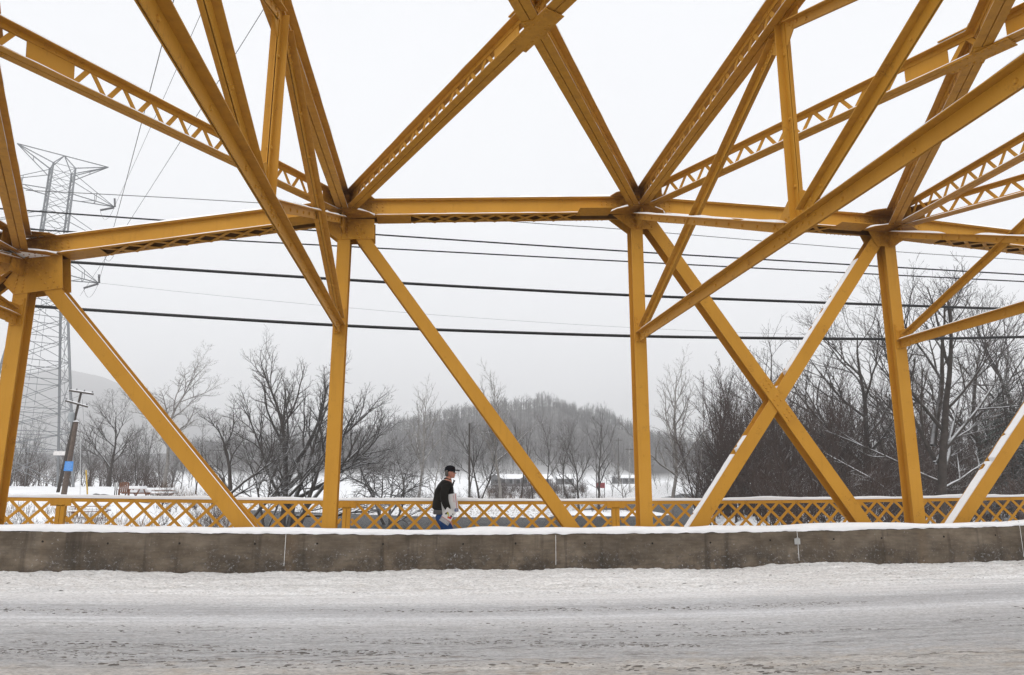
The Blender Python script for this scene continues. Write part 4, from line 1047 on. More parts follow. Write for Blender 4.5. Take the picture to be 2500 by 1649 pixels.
cable('overhead_wire', [(63, 465), (650, 497), (1325, 547), (1516, 560), (2109, 609), (2415, 630), (2700, 648)], 42, .022, 'thin dark wire from the pylon shaft to just below the right end of the chord', 'thin overhead wires', mat=WIRE, cat='wire')
# ---------------------------------------------------------------- lattice pylon
GALV = plain('galvanised_steel', (.22, .23, .24), .5, .4)
TC = Vector((-46.2, 87.5, 0)); ax = Vector((.82, .575, 0)).normalized(); ay = Vector((-ax.y, ax.x, 0)); TC.z = float(terrain(np.array([-46.2]), np.array([87.5]))[0])
pyl = thing('transmission_pylon', 'tall grey steel lattice transmission tower with long crossarms at the left edge', 'pylon', TC)
def hw(z): return float(np.interp(z, [0, 8, 25, 30, 41], [4.6, 3.7, 1.65, 1.25, 1.15]))
def tp(sx, sy, z): w = hw(z); return TC+ax*(sx*w)+ay*(sy*w)+Vector((0,0,z))
ZT = 39.6-TC.z
for sx in (-1, 1):
    for sy in (-1, 1):
        m_ = MB(); zs = [0, 8, 16, 25, 30, ZT]
        for a, b in zip(zs[:-1], zs[1:]):
            w = .11 if a < 25 else .08; m_.beam(tp(sx, sy, a), tp(sx, sy, b), (0, 1, 0), [(-w, w, -w, -w+.025), (-w, -w+.025, -w+.025, w)])
        sub(m_, 'leg', GALV, pyl)
lev = [0, 4.2, 6.2, 8.8, 12.2, 14.3, 17.2, 19.6, 22.4, 25, 27.3, 29.4, 31.4, 33.4, 35.2, 36.9, ZT]
for k, (a, b) in enumerate(zip(lev[:-1], lev[1:])):
    m_ = MB(); r = .036 if a < 25 else .03
    cs = [(-1, -1), (1, -1), (1, 1), (-1, 1)]
    for q in range(4):
        c0, c1 = cs[q], cs[(q+1) % 4]
        m_.tube([tp(*c0, a), tp(*c1, b)], r, 4); m_.tube([tp(*c1, a), tp(*c0, b)], r, 4); m_.tube([tp(*c0, b), tp(*c1, b)], r*1.15, 4)
        if a < 22:
            m_.tube([(tp(*c0, a)+tp(*c1, a))/2+Vector((0, 0, .3)), (tp(*c0, b)+tp(*c1, b))/2], r*.7, 4)
    sub(m_, 'bracing', GALV, pyl)
GREY_INS = plain('insulator_glaze', (.16, .16, .165), .35, .5)
def ins(P, Q, name='insulator'):
    m_ = MB(); n = 13; P = Vector(P); Q = Vector(Q); pts = []; rd = []
    for k in range(n):
        f = k/n; pts += [P.lerp(Q, f+.01), P.lerp(Q, f+.04)]; rd += [.05, .15]
    m_.tube(pts, rd, 7); sub(m_, name, GREY_INS, pyl, smooth=True)
tips = {}
for (z, L, sgn) in ((41.3-TC.z, 4.9, 0), (36.2-TC.z, 6.1, 1), (30.9-TC.z, 7.0, 1), (25.9-TC.z, 5.4, 1)):
    for s in (-1, 1):
        m_ = MB(); w = hw(min(z, ZT)); tip = TC+ax*(s*L)+Vector((0,0,z)); r = .065
        if sgn == 0:
            top = TC+Vector((0,0,z)); m_.tube([top, tip], r, 4)
            for sy in (-1, 1):
                m_.tube([tp(s, sy, ZT), tip], r, 4); m_.tube([tp(s, sy, ZT), top], r, 4); m_.tube([tp(s, sy, ZT-1.), tip], r*.9, 4)
            mid = tip.lerp(tp(s, 1, ZT), .5); m_.tube([mid, tip.lerp(tp(s, 1, ZT-1.), .5)], r*.7, 4)
        else:
            for sy in (-1, 1):
                a = tp(s, sy, z); b = tp(s, sy, z+2.6); m_.tube([a, tip], r, 4); m_.tube([b, tip], r*.7, 4)
                m_.tube([tip.lerp(a, .45), tip.lerp(b, .45)], r*.6, 4)
            m_.tube([tip.lerp(tp(s, 1, z), .45), tip.lerp(tp(s, -1, z), .45)], r*.6, 4); m_.tube([tip.lerp(tp(s, 1, z), .75), tip.lerp(tp(s, -1, z), .5)], r*.6, 4)
        sub(m_, 'crossarm', GALV, pyl)
        if sgn:
            tips[(z, s)] = tip
            q = tip+Vector((-.2, -1.0, -.9))*1.3+ax*-.7; ins(tip+Vector((0,0,-.1)), q)
            ins(tip+Vector((.05, .1, .0)), tip+Vector((.15, -.5, 1.0)))
            mm = MB(); pts = [q+Vector((0,0,-.05))]+[q.lerp(tip, f)+Vector((0,0,-1.5*math.sin(math.pi*f)**.8)) for f in (.08, .2, .35, .5, .65, .8, .93)]+[tip]; mm.tube(pts, .018, 4); sub(mm, 'jumper_wire', WIRE, pyl)
mm = MB(); P = at(145, 1107, 83.4); mm.box(P.x-.6, P.x+.6, P.y-.03, P.y, P.z-.22, P.z+.22); sub(mm, 'number_plate', plain('sign_white', (.75, .72, .70)), pyl)
def wire(P, Q, sag, r, label):
    P = Vector(P); Q = Vector(Q); mb = MB(); mb.tube([P.lerp(Q, k/16)-Vector((0, 0, 4*sag*(k/16)*(1-k/16))) for k in range(17)], r, 4); o = mb.build('overhead_wire', WIRE); o['label'] = label; o['category'] = 'wire'; o['group'] = 'thin overhead wires'
tl = sorted(tips.items(), key=lambda t: t[0][0])
t3 = tips[(25.9-TC.z, 1)]; t2 = tips[(36.2-TC.z, 1)]; t30 = tips[(30.9-TC.z, 1)]
wire(t3, at(428, -15, 30), .35, .022, 'steep wire rising from the lowest crossarm, leftmost of the three climbing to the top edge')
wire(t2, at(512, -15, 34), .2, .016, 'faint wire rising from the second crossarm past the wide yellow strut')
wire(at(196, 722, 92), at(664, -10, 30), .3, .018, 'rightmost of the three thin wires climbing to the top edge')
wire(t3, at(2620, 822, 96), 2.2, .014, 'very thin level wire running right from the lowest crossarm across the sky')
# ---------------------------------------------------------------- leaning utility pole, cut-off pole with sign, markers
WOOD = plain('weathered_wood', (.075, .062, .052), .9, .1, .3, 9); OLDW = plain('cut_pole_wood', (.14, .105, .085), .9, .1, .3, 9)
base = at(141, 1197, 66); top = at(199, 955, 66)
pole = thing('utility_pole', 'dark wooden utility pole leaning right, with two crossarms and a transformer', 'utility pole', base)
m_ = MB(); m_.tube([base-Vector((0,0,.6)), base.lerp(top, .5), top], [.14, .12, .09], 9); sub(m_, 'shaft', WOOD, pole, smooth=True)
for (l, r_) in (((169, 954), (228, 963)), ((160, 979), (214, 994))):
    m_ = MB(); a = at(*l, 65.8); b = at(*r_, 65.8); m_.beam(a, b, (0,0,1), [(-.06, .06, -.07, .07)])
    sub(m_, 'crossarm', WOOD, pole)
    for f in (.04, .3, .62, .95):
        m_ = MB(); p = a.lerp(b, f)+Vector((0,0,.07)); m_.tube([p, p+Vector((0,0,.08)), p+Vector((0,0,.2))], [.03, .07, .045], 7); sub(m_, 'insulator', GREY_INS, pole)
    sn = MB(); snow_strip(sn, a, b, (0,0,1), -.05, .05, .07, .06, cover=-1); sub(sn, 'snow_layer', SNOW, pole, kind='stuff')
m_ = MB(); c = at(174, 1019, 65.5); m_.tube([c-Vector((0,0,.4)), c-Vector((0,0,.38)), c+Vector((0,0,.34)), c+Vector((0,0,.40)), c+Vector((0,0,.46))], [.2, .24, .24, .2, .06], 12); m_.tube([c+Vector((.08,0,.4)), c+Vector((.08,0,.62))], .035, 6); sub(m_, 'transformer', plain('transformer_grey', (.30, .32, .33), .5), pole)
m_ = MB(); s0 = c-Vector((.1,0,.4)); m_.tube([s0, s0+Vector((-.5,0,-.7)), s0+Vector((-.55,0,-1.4)), s0+Vector((-.1,0,-1.9)), s0+Vector((.15,0,-1.4))], .018, 4); sub(m_, 'loose_wire', WIRE, pole)
for (a, b, sg) in (((170, 956), (40, 1003), .3), ((163, 981), (30, 1024), .3), ((176, 960), (30, 985), .2), ((205, 962), (20, 1010), .3), ((210, 990), (20, 1040), .3), ((150, 1031), (20, 1034), .1)):
    m_ = MB(); A_ = at(*a, 66); B_ = at(*b, 70); m_.tube([A_.lerp(B_, k/8)-Vector((0,0,sg*4*k/8*(1-k/8))) for k in range(9)], .012, 4); o = m_.build('service_wire', WIRE); o['label'] = {170: 'highest service wire running left from the top crossarm of the leaning pole', 163: 'service wire from the left end of the leaning pole’s lower crossarm', 176: 'nearly level service wire left of the leaning pole’s top crossarm', 205: 'service wire from the middle of the leaning pole’s top crossarm', 210: 'service wire from the right end of the leaning pole’s lower crossarm', 150: 'lowest level service wire left of the leaning pole, below its transformer'}[a[0]]; o['category'] = 'wire'; o['group'] = 'service wires at the leaning pole'
b2 = at(155, 1206, 60); t2_ = at(186, 1030, 60)
stub = thing('cut_off_pole', 'thick reddish wooden pole stub cut off flat, snow on top, leaning beside the utility pole', 'pole', b2)
m_ = MB(); m_.tube([b2-Vector((0,0,.6)), t2_], [.21, .16], 11); sub(m_, 'shaft', OLDW, stub, smooth=False)
m_ = MB(); m_.tube([t2_, t2_+Vector((0,0,.03)), t2_+Vector((0,0,.08))], [.22, .2, .06], 11); sub(m_, 'snow_layer', SNOW, stub, kind='stuff')
BLUE = plain('blue_sign_paint', (.045, .22, .58), .45, .4, .04); WHITE = plain('white_print', (.30, .50, .80), .5)
a = at(155, 1150, 59.4); b = at(177, 1151, 59.4); c = at(179, 1127, 59.4); d = at(159, 1126.5, 59.4)
sg = thing('blue_sign', 'blue notice board with rows of small white print nailed to the cut-off pole', 'sign', (a.x, a.y, a.z))
m_ = MB(); m_.hexa([tuple(v) for v in (a, b, b+Vector((0,.04,0)), a+Vector((0,.04,0)), d, c, c+Vector((0,.04,0)), d+Vector((0,.04,0)))]); sub(m_, 'panel', BLUE, sg)
m_ = MB(); r_ = random.Random(4)
def bil(u, v): return (a.lerp(b, u)).lerp(d.lerp(c, u), v)
for i, (w0, w1, hh) in enumerate(((.32, .68, .03), (.16, .84, .02), (.12, .9, .02), (.1, .88, .02), (.12, .86, .02), (.2, .8, .02), (.12, .9, .02), (.3, .7, .02))):
    v = .9-i*.107; u = w0
    while u < w1:
        w = r_.uniform(.03, .09); q = [bil(u, v), bil(min(u+w, w1), v), bil(min(u+w, w1), v+hh*1.6), bil(u, v+hh*1.6)]
        n = len(m_.v); m_.v += [tuple(p-Vector((0, .006, 0))) for p in q]; m_.f.append((n, n+1, n+2, n+3)); u += w+.025
sub(m_, 'print_lines', WHITE, sg, kind='stuff')
for (p0, p1, Y, r_, mt, nm, lb, ct) in (((197, 1196), (197, 1060), 62, .022, plain('white_marker', (.6, .6, .6)), 'marker_rod', 'tall thin white rod right of the cut-off pole', 'rod'),
                                   ((215, 1197), (210, 1148), 62, .055, plain('yellow_marker', (.62, .40, .06)), 'guy_guard', 'short slanting yellow guy-wire guard right of the thin white rod', 'guard')):
    m_ = MB(); m_.tube([at(*p0, Y)-Vector((0,0,.4)), at(*p1, Y)], r_, 7); o = m_.build(nm, mt); o['label'] = lb; o['category'] = ct
m_ = MB(); m_.tube([at(215, 1197, 62), at(208, 1080, 64), at(201, 975, 66)], .01, 4); o = m_.build('guy_wire', WIRE); o['label'] = 'thin guy wire from the yellow guard up to the leaning pole'; o['category'] = 'wire'
# ---------------------------------------------------------------- picnic ground
TIM = plain('red_brown_timber', (.24, .11, .065), .85, .1, .3, 12)
def zg(x, y): return float(terrain(np.array([x]), np.array([float(y)]))[0])
def picnic(px, Y, rot, label, W_=1.9, legs_up=.0, snow=.10, zoff=0.):
    p = at(px, 1200, Y); z = zg(p.x, Y)+zoff; t = thing('picnic_table', label, 'picnic table', (p.x, Y, z), 'picnic tables on the left bank'); t.rotation_euler = (0, 0, rot)
    for k in range(5):
        b = MB(); b.box(-W_/2, W_/2, -.36+.147*k, -.36+.147*k+.135, .71, .75); b.build('tabletop_plank', TIM, t)
    for s in (-1, 1):
        b = MB(); b.box(-W_/2, W_/2, s*.74-.13, s*.74+.13, .42, .46); b.build('bench', TIM, t)
        for e in (-1, 1):
            b = MB(); b.beam((e*W_*.38, s*.62, 0), (e*W_*.38, s*.22, .71), (1, 0, 0), [(-.05, .05, -.02, .02)]); b.build('leg', TIM, t)
    for e in (-1, 1):
        b = MB(); b.box(e*W_*.38-.02+.05*e, e*W_*.38+.02+.05*e, -.84, .84, .33, .415); b.build('cross_beam', TIM, t)
    b = MB(); b.box(-W_/2+.0, W_/2, -.36, .36, .752, .752+snow)
    for s in (-1, 1): b.box(-W_/2, W_/2, s*.74-.12, s*.74+.12, .462, .462+snow*.8)
    b.build('snow_layer', SNOW, t, kind='stuff')
picnic(226, 47, .25, 'nearest picnic table, red-brown, seen through the left bay of the railing', 2.0)
picnic(392, 70, .1, 'long picnic table deep in snow, right of the others', 2.4, snow=.2)
picnic(332, 66, -.5, 'picnic table under a rounded snow heap beside the slatted chair', 1.7, snow=.24)
p = at(303, 1200, 64); z = zg(p.x, 64)
t = thing('slatted_chair', 'red-brown slatted wooden chair with high back standing in the snow', 'chair', (p.x, 64, z)); t.rotation_euler = (0, 0, .5)
for k in range(5): b = MB(); b.box(-.36+.15*k, -.24+.15*k, .28, .32, .42, 1.22+.03*(2-abs(k-2))); b.build('back_slat', TIM, t)
for k in range(4): b = MB(); b.box(-.36, .36, -.3+.15*k, -.17+.15*k, .42, .45); b.build('seat_slat', TIM, t)
for s in (-1, 1):
    b = MB(); b.box(s*.36-.04, s*.36+.04, -.34, -.26, 0, .62); b.build('leg', TIM, t); b = MB(); b.box(s*.36-.04, s*.36+.04, .26, .34, 0, .62); b.build('leg', TIM, t); b = MB(); b.box(s*.38-.08, s*.38+.08, -.36, .34, .62, .66); b.build('armrest', TIM, t)
for px, lb in ((280, 'left black and white marker board on a post'), (284.5, 'right black and white marker board on the same spot')):
    p = at(px, 1200, 63); z = zg(p.x, 63); t = thing('marker_board', lb, 'marker', (p.x, 63, z)); b = MB(); b.box(-.03, .03, .02, .06, -.2, 1.0); b.build('post', DARK, t); b = MB(); b.box(-.07, .07, 0, .02, .62, 1.15); b.build('board', plain('board_white', (.7, .7, .7)), t); b = MB(); b.box(-.02, .02, -.004, 0, .62, 1.15); b.build('dark_stripe', DARK, t)
STONE = plain('grey_stone', (.13, .13, .13), .9)
for px, w in ((235, .8), (254, 1.3), (352, 1.4)):
    p = at(px, 1206, 60); z = zg(p.x, 60); V_ = []; m_ = MB(); n_ = 10
    rs = [(.0, 1.), (.16, .95), (.30, .6), (.34, .0)]
    for hh, rr in rs: m_.v += [(p.x+math.cos(2*math.pi*k/n_)*w*.5*rr*random.uniform(.85, 1.15), 60+math.sin(2*math.pi*k/n_)*w*.3*rr, z+hh-.05+random.uniform(0, .04)) for k in range(n_)]
    for i in range(3): m_.f += [(i*n_+k, i*n_+(k+1) % n_, (i+1)*n_+(k+1) % n_, (i+1)*n_+k) for k in range(n_)]
    o = m_.build('boulder', STONE); o['category'] = 'boulder'; o['label'] = {235: 'smaller dark boulder in the snow, left of the pair', 254: 'flat grey boulder right beside the smaller one', 352: 'grey boulder between the snow-heaped picnic tables'}[px]
# ---------------------------------------------------------------- far meadow: pavilion, red board, poles
GW = plain('grey_siding', (.14, .14, .145), .8); ROOFS = SNOW
def gable(name, px0, px1, Y, D_, hz, rz_, label, cat, windows=0, yb=None):
    a = at(px0, 1177, Y); b = at(px1, 1177, Y); x0, x1 = a.x, b.x; z = zg((x0+x1)/2, Y)-.1
    t = thing(name, label, cat, (x0, Y, z)); L = x1-x0
    m_ = MB(); m_.box(0, L, 0, D_, 0, hz); m_.build('wall', GW, t)
    m_ = MB(); e = .6
    for s in (0, 1):
        ya, yb_ = (-e, D_/2) if s == 0 else (D_+e, D_/2)
        m_.add([(-e, ya, hz-.1), (L+e, ya, hz-.1), (L+e, yb_, hz+rz_), (-e, yb_, hz+rz_), (-e, ya, hz+.18), (L+e, ya, hz+.18), (L+e, yb_, hz+rz_+.28), (-e, yb_, hz+rz_+.28)], [(3,2,1,0), (4,5,6,7), (0,1,5,4), (1,2,6,5), (2,3,7,6), (3,0,4,7)])
    m_.build('roof', ROOFS, t)
    for xx in (0-.01, L+.01):
        m_ = MB(); m_.add([(xx, 0, hz), (xx, D_, hz), (xx, D_/2, hz+rz_-.02)], [(0,1,2)]); m_.build('gable_wall', GW, t)
    n = max(2, int(L/1.9))
    for k in range(n):
        m_ = MB(); x = L*(k+.5)/n; m_.box(x-.45, x+.45, -.05, -.004, .9, hz-.35); f = m_.build('window', plain('dark_glass', (.03, .032, .035), .2, .5) if k == 0 else bpy.data.materials['dark_glass'], t)
        m_ = MB(); m_.box(x+.5, x+.62, -.12, -.05, 0, hz-.1); m_.build('pillar', plain('pale_trim', (.55, .55, .56)) if k == 0 else bpy.data.materials['pale_trim'], t)
    return t, L
t, L = gable('long_pavilion', 1203, 1345, 205, 7, 2.3, 1.0, 'long low grey pavilion with snowy roof across the meadow, behind the long diagonal', 'pavilion')
for gx_ in (.4, L*.60):      # cross gables facing the river
    m_ = MB(); w = 2.4; m_.add([(gx_-w, -1.0, 2.2), (gx_+w, -1.0, 2.2), (gx_, -1.0, 3.55), (gx_-w, 3, 2.3), (gx_+w, 3, 2.3), (gx_, 3, 3.55)], [(0,1,2), (0,2,5,3), (1,4,5,2), (0,3,4,1)]); m_.build('front_gable', GW, t)
gable('low_shed', 1365, 1402, 230, 6, 2.0, 1.2, 'small snow-roofed shed right of the pavilion', 'shed')
gable('park_house', 2405, 2560, 118, 9, 2.6, 2.4, 'snow-roofed house glimpsed through the trees at the right edge', 'house')
gable('flat_garage', 1508, 1552, 250, 8, 2.2, .8, 'low snow-roofed garage left of the third yellow post', 'garage')
p = at(1466, 1192, 150); t = thing('red_board', 'faded red notice board on two posts standing in the brush', 'sign', (p.x, 150, zg(p.x, 150)))
z1 = at(1466, 1179, 150).z-t.location.z; z0 = at(1466, 1192, 150).z-t.location.z
m_ = MB(); m_.box(-.98, .98, -.03, .03, z0, z1); m_.build('panel', plain('faded_red', (.42, .09, .10), .7, .2, .2, 2), t)
for s in (-.85, .85): m_ = MB(); m_.box(s-.06, s+.06, .035, .15, -.5, z1+.1); m_.build('post', WOOD, t)
for (px, y0, y1, Y, lb) in ((1146, 1206, 1034, 120, 'plain wooden pole standing in the meadow right of the walking man'), (1536, 1190, 1092, 190, 'far pale utility pole left of the third yellow post'), (1510, 1190, 1070, 210, 'farthest thin utility pole in front of the hill')):
    a = at(px, y0, Y); b = at(px, y1, Y); t = thing('utility_pole', lb, 'utility pole', (a.x, Y, a.z), 'utility poles across the river'); m_ = MB(); m_.tube([a-Vector((0,0,1.)), b], [.19 if Y < 150 else .14, .14 if Y < 150 else .1], 7); sub(m_, 'shaft', WOOD if px != 1536 else plain('pale_pole', (.34, .33, .32)), t)
    if Y > 150: m_ = MB(); m_.box(b.x-1.1, b.x+1.1, Y-.06, Y+.06, b.z-.7, b.z-.56); sub(m_, 'crossarm', WOOD, t)
# ---------------------------------------------------------------- the walking man
FZ = .30                                                     # walkway snow level at his feet
pmx = at(1085, 1200, 14.95).x
man = thing('person', 'person in black jacket, black cap and jeans walking right with a box and mailer', 'person', (pmx, 14.95, FZ-.02))
SKIN = plain('skin', (.47, .215, .15), .55, .3, .05); JACK = plain('black_jacket', (.013, .012, .010), .85, .15, .25, 18); JEAN = plain('blue_jeans', (.022, .065, .19), .85, .1, .25, 14)
CAPM = plain('black_cap', (.007, .007, .010), .85, .1); GLOV = plain('black_glove', (.008, .008, .008), .8, .2); HAIR = plain('grey_hair', (.11, .10, .09), .8); SHOE = plain('dark_boot', (.02, .016, .013), .6); SHIRT = plain('grey_shirt', (.10, .10, .10), .85)
def skinned(name, verts, edges, mat, parent, sub_=2):
    me = bpy.data.meshes.new('tmp_skin'); me.from_pydata([v[:3] for v in verts], edges, []); me.update()
    o = bpy.data.objects.new('tmp_skin', me); C.objects.link(o); o.modifiers.new('s', 'SKIN')
    if not me.skin_vertices: me.skin_vertices.new() if hasattr(me.skin_vertices, 'new') else None
    lay = me.skin_vertices[0].data
    for k, v in enumerate(verts): lay[k].radius = (v[3], v[4] if len(v) > 4 else v[3]); lay[k].use_root = (k == 0)
    sm = o.modifiers.new('u', 'SUBSURF'); sm.levels = sub_; sm.render_levels = sub_
    dg_ = bpy.context.evaluated_depsgraph_get(); m2 = bpy.data.meshes.new_from_object(o.evaluated_get(dg_)); bpy.data.objects.remove(o)
    m2.materials.clear(); m2.materials.append(mat); m2.shade_smooth(); m2.name = name; return link(name, m2, parent)
def loft(rings, mat, name, parent, n=16, smooth=True, cap=True, flip=False):
    """rings: (z, x_front, x_back, y_near, y_far) ellipse-like sections"""
    m_ = MB()
    for (z, xf, xb, yn, yf) in rings:
        for k in range(n):
            a = 2*math.pi*k/n; cx, cy = (xf+xb)/2, (yn+yf)/2; m_.v.append((cx+(xf-xb)/2*math.cos(a), cy+(yf-yn)/2*math.sin(a), z))
    for i in range(len(rings)-1):
        for k in range(n): m_.f.append((i*n+k, i*n+(k+1) % n, (i+1)*n+(k+1) % n, (i+1)*n+k))
    if cap: m_.f.append(tuple(range(n-1, -1, -1))); m_.f.append(tuple((len(rings)-1)*n+k for k in range(n)))
    return m_.build(name, mat, parent, smooth)
# skeleton of the whole body; x forward, -y towards the road
J = [(.0, 0, .93, .12, .15), (.02, 0, 1.10, .12, .15), (.06, 0, 1.28, .12, .16), (.07, 0, 1.43, .09, .13), (.075, 0, 1.52, .055), (.095, 0, 1.59, .06),
     (.02, -.19, 1.38, .055), (-.01, -.32, 1.10, .045), (.08, -.335, .92, .035), (.11, -.335, .85, .03),
     (.02, .19, 1.38, .055), (-.02, .27, 1.10, .045), (.05, .25, .92, .035), (.065, .25, .83, .03),
     (.02, -.10, .84, .09), (.16, -.10, .48, .06), (.22, -.10, .09, .04), (.34, -.10, .03, .03),
     (-.02, .10, .84, .09), (.02, .10, .48, .06), (-.20, .10, .12, .04), (-.10, .10, .03, .03)]
E_ = [(0,1),(1,2),(2,3),(3,4),(4,5),(3,6),(6,7),(7,8),(8,9),(3,10),(10,11),(11,12),(12,13),(0,14),(14,15),(15,16),(16,17),(0,18),(18,19),(19,20),(20,21)]
body = skinned('body', J, E_, SKIN, man, 1)
# head: chin at z 1.52, crown under the cap
hx, hz = .115, 1.53
loft([(hz+.0, hx+.078, hx+.0, -.03, .03), (hz+.015, hx+.092, hx-.03, -.048, .048), (hz+.05, hx+.094, hx-.075, -.062, .062), (hz+.075, hx+.097, hx-.09, -.068, .068), (hz+.10, hx+.09, hx-.098, -.072, .072), (hz+.125, hx+.086, hx-.102, -.075, .075),
      (hz+.15, hx+.095, hx-.105, -.077, .077), (hz+.19, hx+.085, hx-.10, -.074, .074), (hz+.22, hx+.05, hx-.07, -.055, .055)], SKIN, 'head', man, 20)
m_ = MB(); m_.add([(hx+.088, -.017, hz+.082), (hx+.088, .017, hz+.082), (hx+.125, 0, hz+.086), (hx+.084, -.011, hz+.135), (hx+.084, .011, hz+.135), (hx+.118, 0, hz+.10)], [(0,2,1), (0,3,5,2), (1,2,5,4), (3,4,5)]); m_.build('nose', SKIN, man, True)
m_ = MB(); m_.tube([(hx+.088, -.025, hz+.052), (hx+.098, 0, hz+.054), (hx+.088, .025, hz+.052)], .0065, 6); m_.build('mouth', plain('lips', (.36, .12, .10)), man)
for s in (-1, 1):
    m_ = MB(); m_.tube([(hx-.012, s*.074, hz+.062), (hx-.02, s*.086, hz+.085), (hx-.024, s*.090, hz+.115), (hx-.008, s*.080, hz+.128)], [.010, .017, .019, .010], 8); m_.build('ear', SKIN, man, True)
m_ = MB()
for s in (-1, 1):
    m_.hexa([(hx+.060, s*.05-.022, hz+.108), (hx+.092, s*.035-.02, hz+.106), (hx+.092, s*.035+.02, hz+.106), (hx+.060, s*.05+.022, hz+.108), (hx+.060, s*.05-.022, hz+.142), (hx+.1, s*.035-.02, hz+.142), (hx+.1, s*.035+.02, hz+.142), (hx+.060, s*.05+.022, hz+.142)])
    m_.tube([(hx+.075, s*.07, hz+.136), (hx-.01, s*.081, hz+.130)], .005, 5)
m_.build('sunglasses', plain('dark_lens', (.01, .01, .012), .15, .6), man)
loft([(hz+.035, hx-.03, hx-.104, -.068, .068), (hz+.07, hx-.028, hx-.112, -.077, .077), (hz+.12, hx-.025, hx-.116, -.081, .081), (hz+.155, hx-.0, hx-.115, -.082, .082)], HAIR, 'hair', man, 16)
cap = loft([(hz+.128, hx+.088, hx-.122, -.086, .086), (hz+.15, hx+.108, hx-.124, -.090, .090), (hz+.185, hx+.108, hx-.120, -.090, .090), (hz+.225, hx+.090, hx-.105, -.082, .082), (hz+.252, hx+.045, hx-.065, -.055, .055), (hz+.260, hx-.0, hx-.02, -.01, .01)], CAPM, 'cap', man, 20)
m_ = MB(); n = 10; br_ = []
for zz in (-.004, .016):
    for k in range(n+1):
        a = -math.pi/2+math.pi*k/n; br_.append((hx+.07+.125*math.cos(a)*(1 if abs(a) < 1.5 else 1), .078*math.sin(a), hz+.158-.018*math.cos(a)+zz-.0*abs(math.sin(a))))
m_.add(br_, [tuple(range(n, -1, -1)), tuple(range(n+1, 2*n+2))]+[(k, k+1, k+n+2, k+n+1) for k in range(n)]+[(n, 0, n+1, 2*n+1)]); link('brim', m_.mesh('brim', CAPM), cap)
# a pale mark on the cap front
m_ = MB(); m_.beam((hx+.103, -.03, hz+.185), (hx+.109, .03, hz+.185), (0,0,1), [(-.006, .004, -.014, .012)]); link('cap_mark', m_.mesh('cap_mark', plain('cap_mark_white', (.5, .5, .5))), cap)
# jacket: torso, collar and sleeves as one skin
Jk = [(-.06, 0, .86, .215, .20), (-.055, 0, .93, .225, .215), (-.02, 0, 1.10, .235, .22), (.0, 0, 1.25, .22, .225), (.03, 0, 1.38, .165, .20), (.06, 0, 1.48, .10, .10), (.075, 0, 1.535, .085, .09),
      (.02, -.20, 1.38, .10), (-.005, -.29, 1.25, .095), (-.01, -.33, 1.10, .088), (.04, -.345, .98, .075), (.10, -.335, .88, .062),
      (.02, .20, 1.38, .10), (.0, .27, 1.25, .09), (-.02, .28, 1.10, .08), (.03, .27, .98, .07), (.06, .25, .88, .06)]
Ek = [(0,1),(1,2),(2,3),(3,4),(4,5),(5,6),(4,7),(7,8),(8,9),(9,10),(10,11),(4,12),(12,13),(13,14),(14,15),(15,16)]
jacket = skinned('jacket', Jk, Ek, JACK, man, 2)
m_ = MB(); m_.add([(.15, -.05, 1.40), (.18, -.06, 1.47), (.205, .0, 1.45), (.17, .02, 1.33), (.165, -.058, 1.50), (.225, -.01, 1.475)], [(0,1,2,3), (1,4,5,2), (0,3,2,1), (1,2,5,4)]); link('collar_flap', m_.mesh('collar_flap', JACK), jacket)
loft([(.80, .10, -.215, -.185, .185), (.86, .11, -.22, -.19, .19), (.90, .10, -.21, -.18, .18)], SHIRT, 'shirt_hem', man, 20)
Jj = [(-.05, 0, .86, .155, .18), (-.045, -.02, .78, .15, .17), (.0, -.10, .70, .12), (.13, -.10, .50, .085), (.18, -.10, .30, .078), (.21, -.10, .09, .075),
      (-.05, .10, .70, .11), (.03, .10, .50, .085), (-.08, .10, .30, .078), (-.18, .10, .12, .075)]
skinned('jeans', Jj, [(0,1),(1,2),(2,3),(3,4),(4,5),(1,6),(6,7),(7,8),(8,9)], JEAN, man, 2)
for (bx, by, bz) in ((.24, -.10, .0), (-.15, .10, .02)):
    loft([(bz+.0, bx+.17, bx-.11, by-.05, by+.05), (bz+.04, bx+.17, bx-.11, by-.055, by+.055), (bz+.08, bx+.08, bx-.10, by-.05, by+.05), (bz+.13, bx+.03, bx-.09, by-.045, by+.045)], SHOE, 'boot', man, 14)
def hand(P, fwd, down, side, name='glove'):
    """gloved hand: palm, four unequal curled fingers and a thumb closing on what is held"""
    P = Vector(P); f = Vector(fwd).normalized(); d = Vector(down).normalized(); s = Vector(side).normalized(); m_ = MB()
    m_.tube([P-d*.03, P+d*.02, P+d*.06, P+d*.095], [.036, .045, .047, .036], 10)
    for k, (o_, L) in enumerate(((-.033, .078), (-.011, .088), (.011, .083), (.032, .066))):
        b = P+d*.085+f*o_; m_.tube([b, b+d*L*.4+s*.006, b+d*L*.72+s*.024, b+d*L*.80+s*.045], [.0125, .0115, .0105, .008], 7)
    b = P+d*.03-f*.04; m_.tube([b, b-f*.024+d*.03+s*.02, b-f*.010+d*.058+s*.042], [.014, .012, .010], 7)
    return m_.build(name, GLOV, man, True)
hand((.115, -.335, .86), (1, 0, .25), (.22, 0, -1), (.1, 1, 0)); hand((.07, .25, .83), (1, 0, 0), (.1, 0, -1), (0, -1, .2))
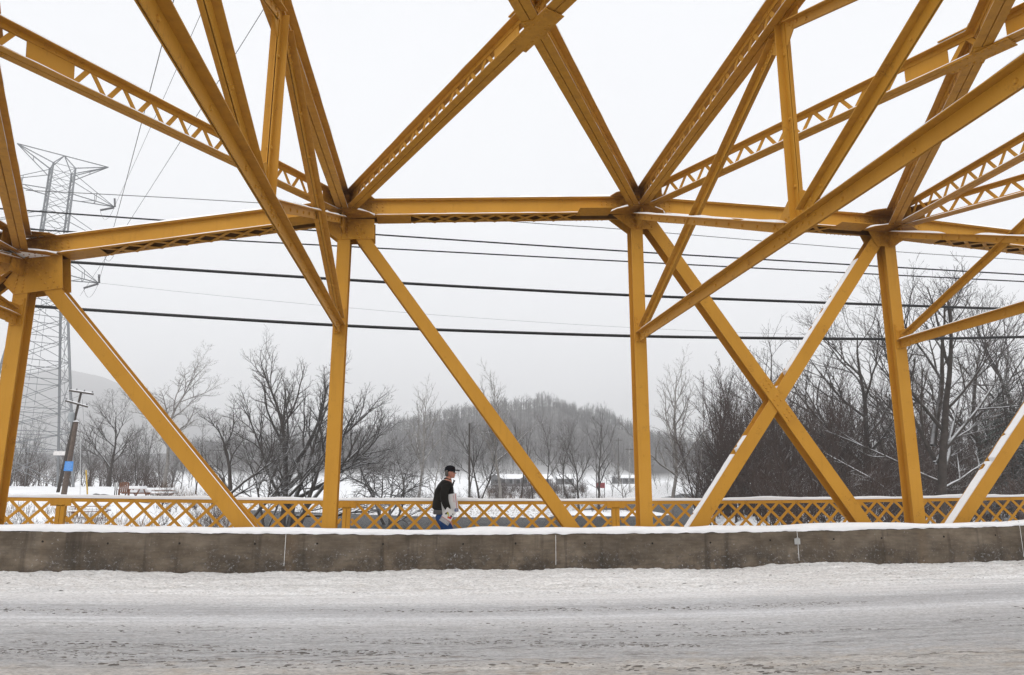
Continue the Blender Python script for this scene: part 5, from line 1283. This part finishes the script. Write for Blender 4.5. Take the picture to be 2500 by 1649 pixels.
# the box under his arm: white parcel carton with red edge bands and a blue badge
CARD = plain('white_card', (.62, .61, .60), .7, .2, .05); REDP = plain('red_print', (.50, .03, .045), .6); BLUP = plain('navy_print', (.03, .06, .20), .6); GRYP = plain('grey_print', (.28, .28, .29), .7); BLK = plain('black_print', (.03, .03, .03), .7)
bxo = thing('parcel_box', 'flat white parcel box with red edge bands and blue badge under the walking man’s arm', 'box', (pmx+.105, 14.95-.245, FZ+1.0)); bxo.rotation_euler = (0, R(-8), 0)
m_ = MB(); m_.box(-.165, .165, -.035, .035, -.185, .185); m_.build('carton', CARD, bxo)
def pr_(name, x0, x1, z0, z1, mat, parent=bxo, y=-.0375, st=None):
    m_ = MB(); m_.box(x0, x1, y, y+.002, z0, z1); m_.build(name, mat, parent)
pr_('red_band', .128, .138, -.18, .182, REDP); pr_('red_patch', -.155, -.115, .04, .182, REDP, y=-.038); pr_('red_patch', -.115, -.02, .04, .075, REDP, y=-.0382)
for k in range(6): pr_('print_mark', .086, .098, .02+.026*k, .034+.026*k, REDP)
m_ = MB(); m_.prism([(.082, -.172), (.152, -.172), (.158, -.115), (.10, -.108), (.078, -.135)], 'y', -.0375, -.0355); m_.build('badge', BLUP, bxo)
for k in range(3): pr_('badge_line', .10, .148, -.16+.017*k, -.154+.017*k, CARD, y=-.0395)
# printed mailer held in the near hand
ml = thing('printed_mailer', 'colourful printed mailer with red line and grey text held in the walking man’s near hand', 'mailer', (pmx+.065, 14.95-.40, FZ+.755)); ml.rotation_euler = (R(4), R(32), 0)
m_ = MB(); m_.box(-.105, .105, -.004, .004, -.15, .15); m_.build('sheet', CARD, ml)
def pm(name, x0, x1, z0, z1, mat): pr_(name, x0, x1, z0, z1, mat, ml, -.0065)
pm('red_line', -.105, .105, -.062, -.054, REDP); pm('grey_panel', -.105, .105, -.15, -.064, GRYP)
for k in range(6): pm2 = pr_('text_line', -.085, .085-.02*(k % 3), -.14+.0125*k, -.136+.0125*k, CARD, ml, -.0085)
OR = plain('orange_print', (.60, .15, .03)); YG = plain('lime_print', (.42, .48, .06)); rr_ = random.Random(2)
for k, mt in enumerate((BLK, YG, OR, BLK, REDP, OR, BLK, YG, BLK)):
    cx, cz = rr_.uniform(-.07, .07), rr_.uniform(-.03, .10); q = rr_.uniform(.014, .028); m_ = MB(); m_.prism([(cx+q*math.cos(a)*rr_.uniform(.6, 1.2), cz+q*math.sin(a)*rr_.uniform(.6, 1.2)) for a in np.linspace(0, 5.5, 7)], 'y', -.0068-.0003*k, -.005); m_.build('picture_patch', mt, ml)
